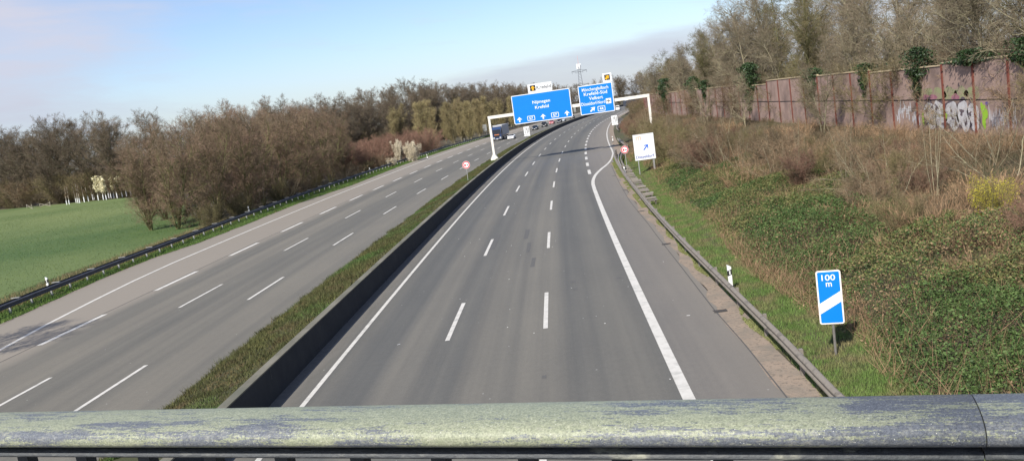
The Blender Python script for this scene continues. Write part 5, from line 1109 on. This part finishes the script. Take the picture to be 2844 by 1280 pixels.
bramble('bramble_leaves', 400000, 15, 100, 1.45, gedge, brx, LEAF_D, .040, hb, -.9, 'dark green bramble thicket covering the right bank')
bramble('bramble_leaves', 260000, 15, 100, 1.4, gedge, brx, LEAF_O, .040, lambda x, y, f: hb(x, y, f)+.06*np.clip(f*4,0,1), .02, 'olive green bramble patches on the right bank', ph=3.0, freq=.32, depth=.2)
bramble('dead_leaves', 110000, 15, 125, 1.2, lambda y: gedge(y)-.4, lambda y: brx(y)+3, LEAF_B, .045, lambda x, y, f: hb(x, y, f)*.9, .05, 'brown withered leaves among the brambles', ph=7.0, freq=.5, dead=True)
# stalks standing in the thicket
def blades(x, y, z, hgt, wid, rs_, lean=.35):
    n = len(x); a = rs_.uniform(0, 2*math.pi, n); d = rs_.normal(0, lean, (n, 2))*hgt[:, None]; ux, uy = np.cos(a)*wid, np.sin(a)*wid
    V = np.stack([np.stack([x-ux, y-uy, z], 1), np.stack([x+ux, y+uy, z], 1), np.stack([x+d[:, 0], y+d[:, 1], z+hgt], 1)], 1).reshape(-1, 3)
    return V, (np.arange(n)*3)[:, None] + np.arange(3)[None]
def bladefield(name, x, y, z, h0, h1, w0, m, label, cat='grass', lean=.35):
    n = len(x); V, F = blades(x, y, z, rb.uniform(h0, h1, n), rb.uniform(.6, 1.3, n)*w0, rb, lean); tag(mesh_obj(name, V, F, m), label, cat, kind='stuff')
x, y = scatter(26000, 16, 110, 1.3, lambda y: gedge(y)-.3, lambda y: brx(y)+5); k = lumps(x+2, y+5, .7) > -.1; x, y = x[k], y[k]
bladefield('dry_stalks', x, y, bank_z(x, y)+.1, .35, 1.05, .007, DRY, 'tan dead stalks poking out of the brambles', 'dead stalks', .5)
x, y = scatter(90000, 20, 260, 1.15, lambda y: np.where(in_brush(0, y), 0, brx(np.minimum(y, 105)) - 1 + np.maximum(0, y-105)*.11), lambda y: wall_x(y)-.5); 
bladefield('brush_litter', x, y, bank_z(x, y), .25, .85, .009, TW_BR, 'brown dead undergrowth covering the upper right bank', 'undergrowth', .7)
x, y = scatter(20000, 16, 75, 1.2, lambda y: gedge(y)-.25, lambda y: gedge(y) + .3 + np.interp(y, [20, 26, 30, 38, 44, 60], [.1, .5, 1.3, 1.4, .5, .2])*np.clip(lumps(y*.2, y*.9, 1.0)+.6, 0, 1.6)); k = rb.rand(len(x)) < np.interp(y, [20, 25, 30, 38, 46], [.04, .3, 1, .8, .06]); x, y = x[k], y[k]
bladefield('dead_grass', x, y, bank_z(x, y)+.02, .12, .42, .009, DRY, 'tan dead grass along the lower edge of the brambles', 'dead grass', .8)
# grass: right verge, left verge, median
GB = mat('grass_blades', (0.090, 0.165, 0.034), (0.165, 0.225, 0.062), 2.0, 0.8, c3=(0.120, 0.185, 0.046), island=.35, big=(.9, (0.20, 0.175, 0.080), .46, .66)); GBM = mat('median_grass', (0.118, 0.108, 0.036), (0.135, 0.098, 0.048), .8, 0.85, c3=(0.082, 0.090, 0.030), island=.45, big=(.16, (0.070, 0.120, 0.030), .52, .62))
GBL = mat('verge_grass', (0.070, 0.155, 0.020), (0.110, 0.165, 0.035), .9, 0.8, c3=(0.085, 0.14, 0.028), island=.35, big=(.5, (0.15, 0.10, 0.055), .62, .75))
x, y = scatter(150000, 15, 112, 1.5, lambda y: np.interp(y, [0, 20.9, 31.2, 41.9, 57.3, 75.9, 89.1, 108.6, 125], [7.0, 7.0, 7.65, 8.15, 9.3, 10.6, 11.7, 13.6, 16.2]), lambda y: gedge(y)+.35)
bladefield('grass_verge_blades', x, y, np.maximum(bank_z(x, y), 0), .05, .17, .010, GB, 'bright green grass between the right guardrail and the brambles')
s_ = 22 + 240*rb.rand(170000)**1.5; o_ = -4.85 + 3.33*rb.rand(170000) - .05*rb.rand(170000); k = rb.rand(170000) < np.clip(.62 + .5*lumps(s_*.5, o_, .8), .15, 1); s_, o_ = s_[k], o_[k]; x, y = P(s_, o_); lift = .5+1.3*np.clip(lumps(s_*.35, o_*1.2, 1.0)+.3, 0, 1.3)
V, F = blades(x, y, med_z(s_, o_), rb.uniform(.05, .19, len(x))*lift, rb.uniform(.007, .016, len(x))*(1+s_/180), rb, .5); tag(mesh_obj('median_plants', V, F, GBM), 'low olive and green plants growing on the median bank', 'ground cover', kind='stuff')
s_ = 38 + 260*rb.rand(120000)**1.4; o_ = asph_L_edge(s_) - .12 - (asph_L_edge(s_) - railLs(s_) + 3.0)*rb.rand(120000); x, y = P(s_, o_)
V, F = blades(x, y, np.full(len(x), .02), rb.uniform(.07, .24, len(x)), rb.uniform(.010, .02, len(x))*(1+s_/200), rb, .4); tag(mesh_obj('verge_blades', V, F, GBL), 'green grass strip under the left guardrail', 'grass', kind='stuff')
s_ = 30 + 70*rb.rand(26000); o_ = railLs(s_) - 1.0 - 3.5*rb.rand(26000)**1.5; x, y = P(s_, o_)
V, F = blades(x, y, np.full(len(x), .03), rb.uniform(.12, .45, len(x)), rb.uniform(.012, .02, len(x)), rb, .5); tag(mesh_obj('rank_weeds', V, F, TW_GR), 'brownish rank weeds between left guardrail and green field', 'weeds', kind='stuff')
n = 150000; x = rb.uniform(-110, -34.5, n); y = 44 + 150*rb.rand(n)**1.7; k = (x > -1.0*y - 4) & poly_in(x, y, fp); x, y = x[k], y[k]
FB = mat('crop_blades', (0.060, 0.112, 0.026), (0.092, 0.142, 0.034), .25, 0.8, island=.3, c3=(0.072, 0.128, 0.032), big=(0.016, (0.155, 0.190, 0.064), 0.40, 0.66))
V, F = blades(x, y, np.full(len(x), .04), rb.uniform(.04, .11, len(x)), rb.uniform(.008, .022, len(x))*(1+y/140), rb, .6); tag(mesh_obj('crop_plants', V, F, FB), 'young green crop growing on the field', 'crop', kind='stuff')
cs = 24 + 150*rb.rand(420)**1.3; co_ = -4.95 + 3.1*rb.rand(420)**1.2; ch_ = rb.uniform(.08, .25, 420); idx = rb.randint(0, 420, 34000)
s_ = cs[idx] + rb.normal(0, .22, 34000); o_ = np.clip(co_[idx] + rb.normal(0, .18, 34000), -5.1, -1.55); x, y = P(s_, o_)
V, F = blades(x, y, med_z(s_, o_)-.02, ch_[idx]*rb.uniform(.5, 1.1, 34000), rb.uniform(.008, .016, 34000)*(1+s_/180), rb, .55); tag(mesh_obj('median_weeds', V, F, mat('median_weeds', (.095, .100, .034), (.120, .088, .046), .5, .9, island=.4, c3=(.060, .070, .024))), 'taller weed clumps scattered over the median bank', 'weeds', kind='stuff')
# tufts of weeds behind and under the right rail, moss on the gravel
x, y = scatter(60000, 15, 105, 1.4, lambda y: np.interp(y, [0, 20.9, 31.2, 41.9, 57.3, 75.9, 89.1, 108.6], [6.5, 6.6, 7.2, 7.8, 8.9, 10.3, 11.4, 13.3]), lambda y: np.interp(y, [0, 20.9, 31.2, 41.9, 57.3, 75.9, 89.1, 108.6], [7.2, 7.1, 7.7, 8.3, 9.4, 10.7, 11.8, 13.7])); x = x + (.25 + .1*np.sin(y*1.3))*(y < 60); k = lumps(x*2, y*.8, 1.2) > -.2; x, y = x[k], y[k]
bladefield('gravel_weeds', x, y, np.full(len(x), .01), .03, .10, .010, mat('pale_moss', (.24, .24, .10), (.17, .20, .06), 2, .9, island=.3), 'pale moss and weeds on the gravel margin in front of the rail', 'weeds', .6)
# remove source plants nobody used
for o in [q for q in COL.objects if q.location.z < -400 and q.parent is None]:
    for ch in list(o.children): bpy.data.objects.remove(ch)
    bpy.data.objects.remove(o)
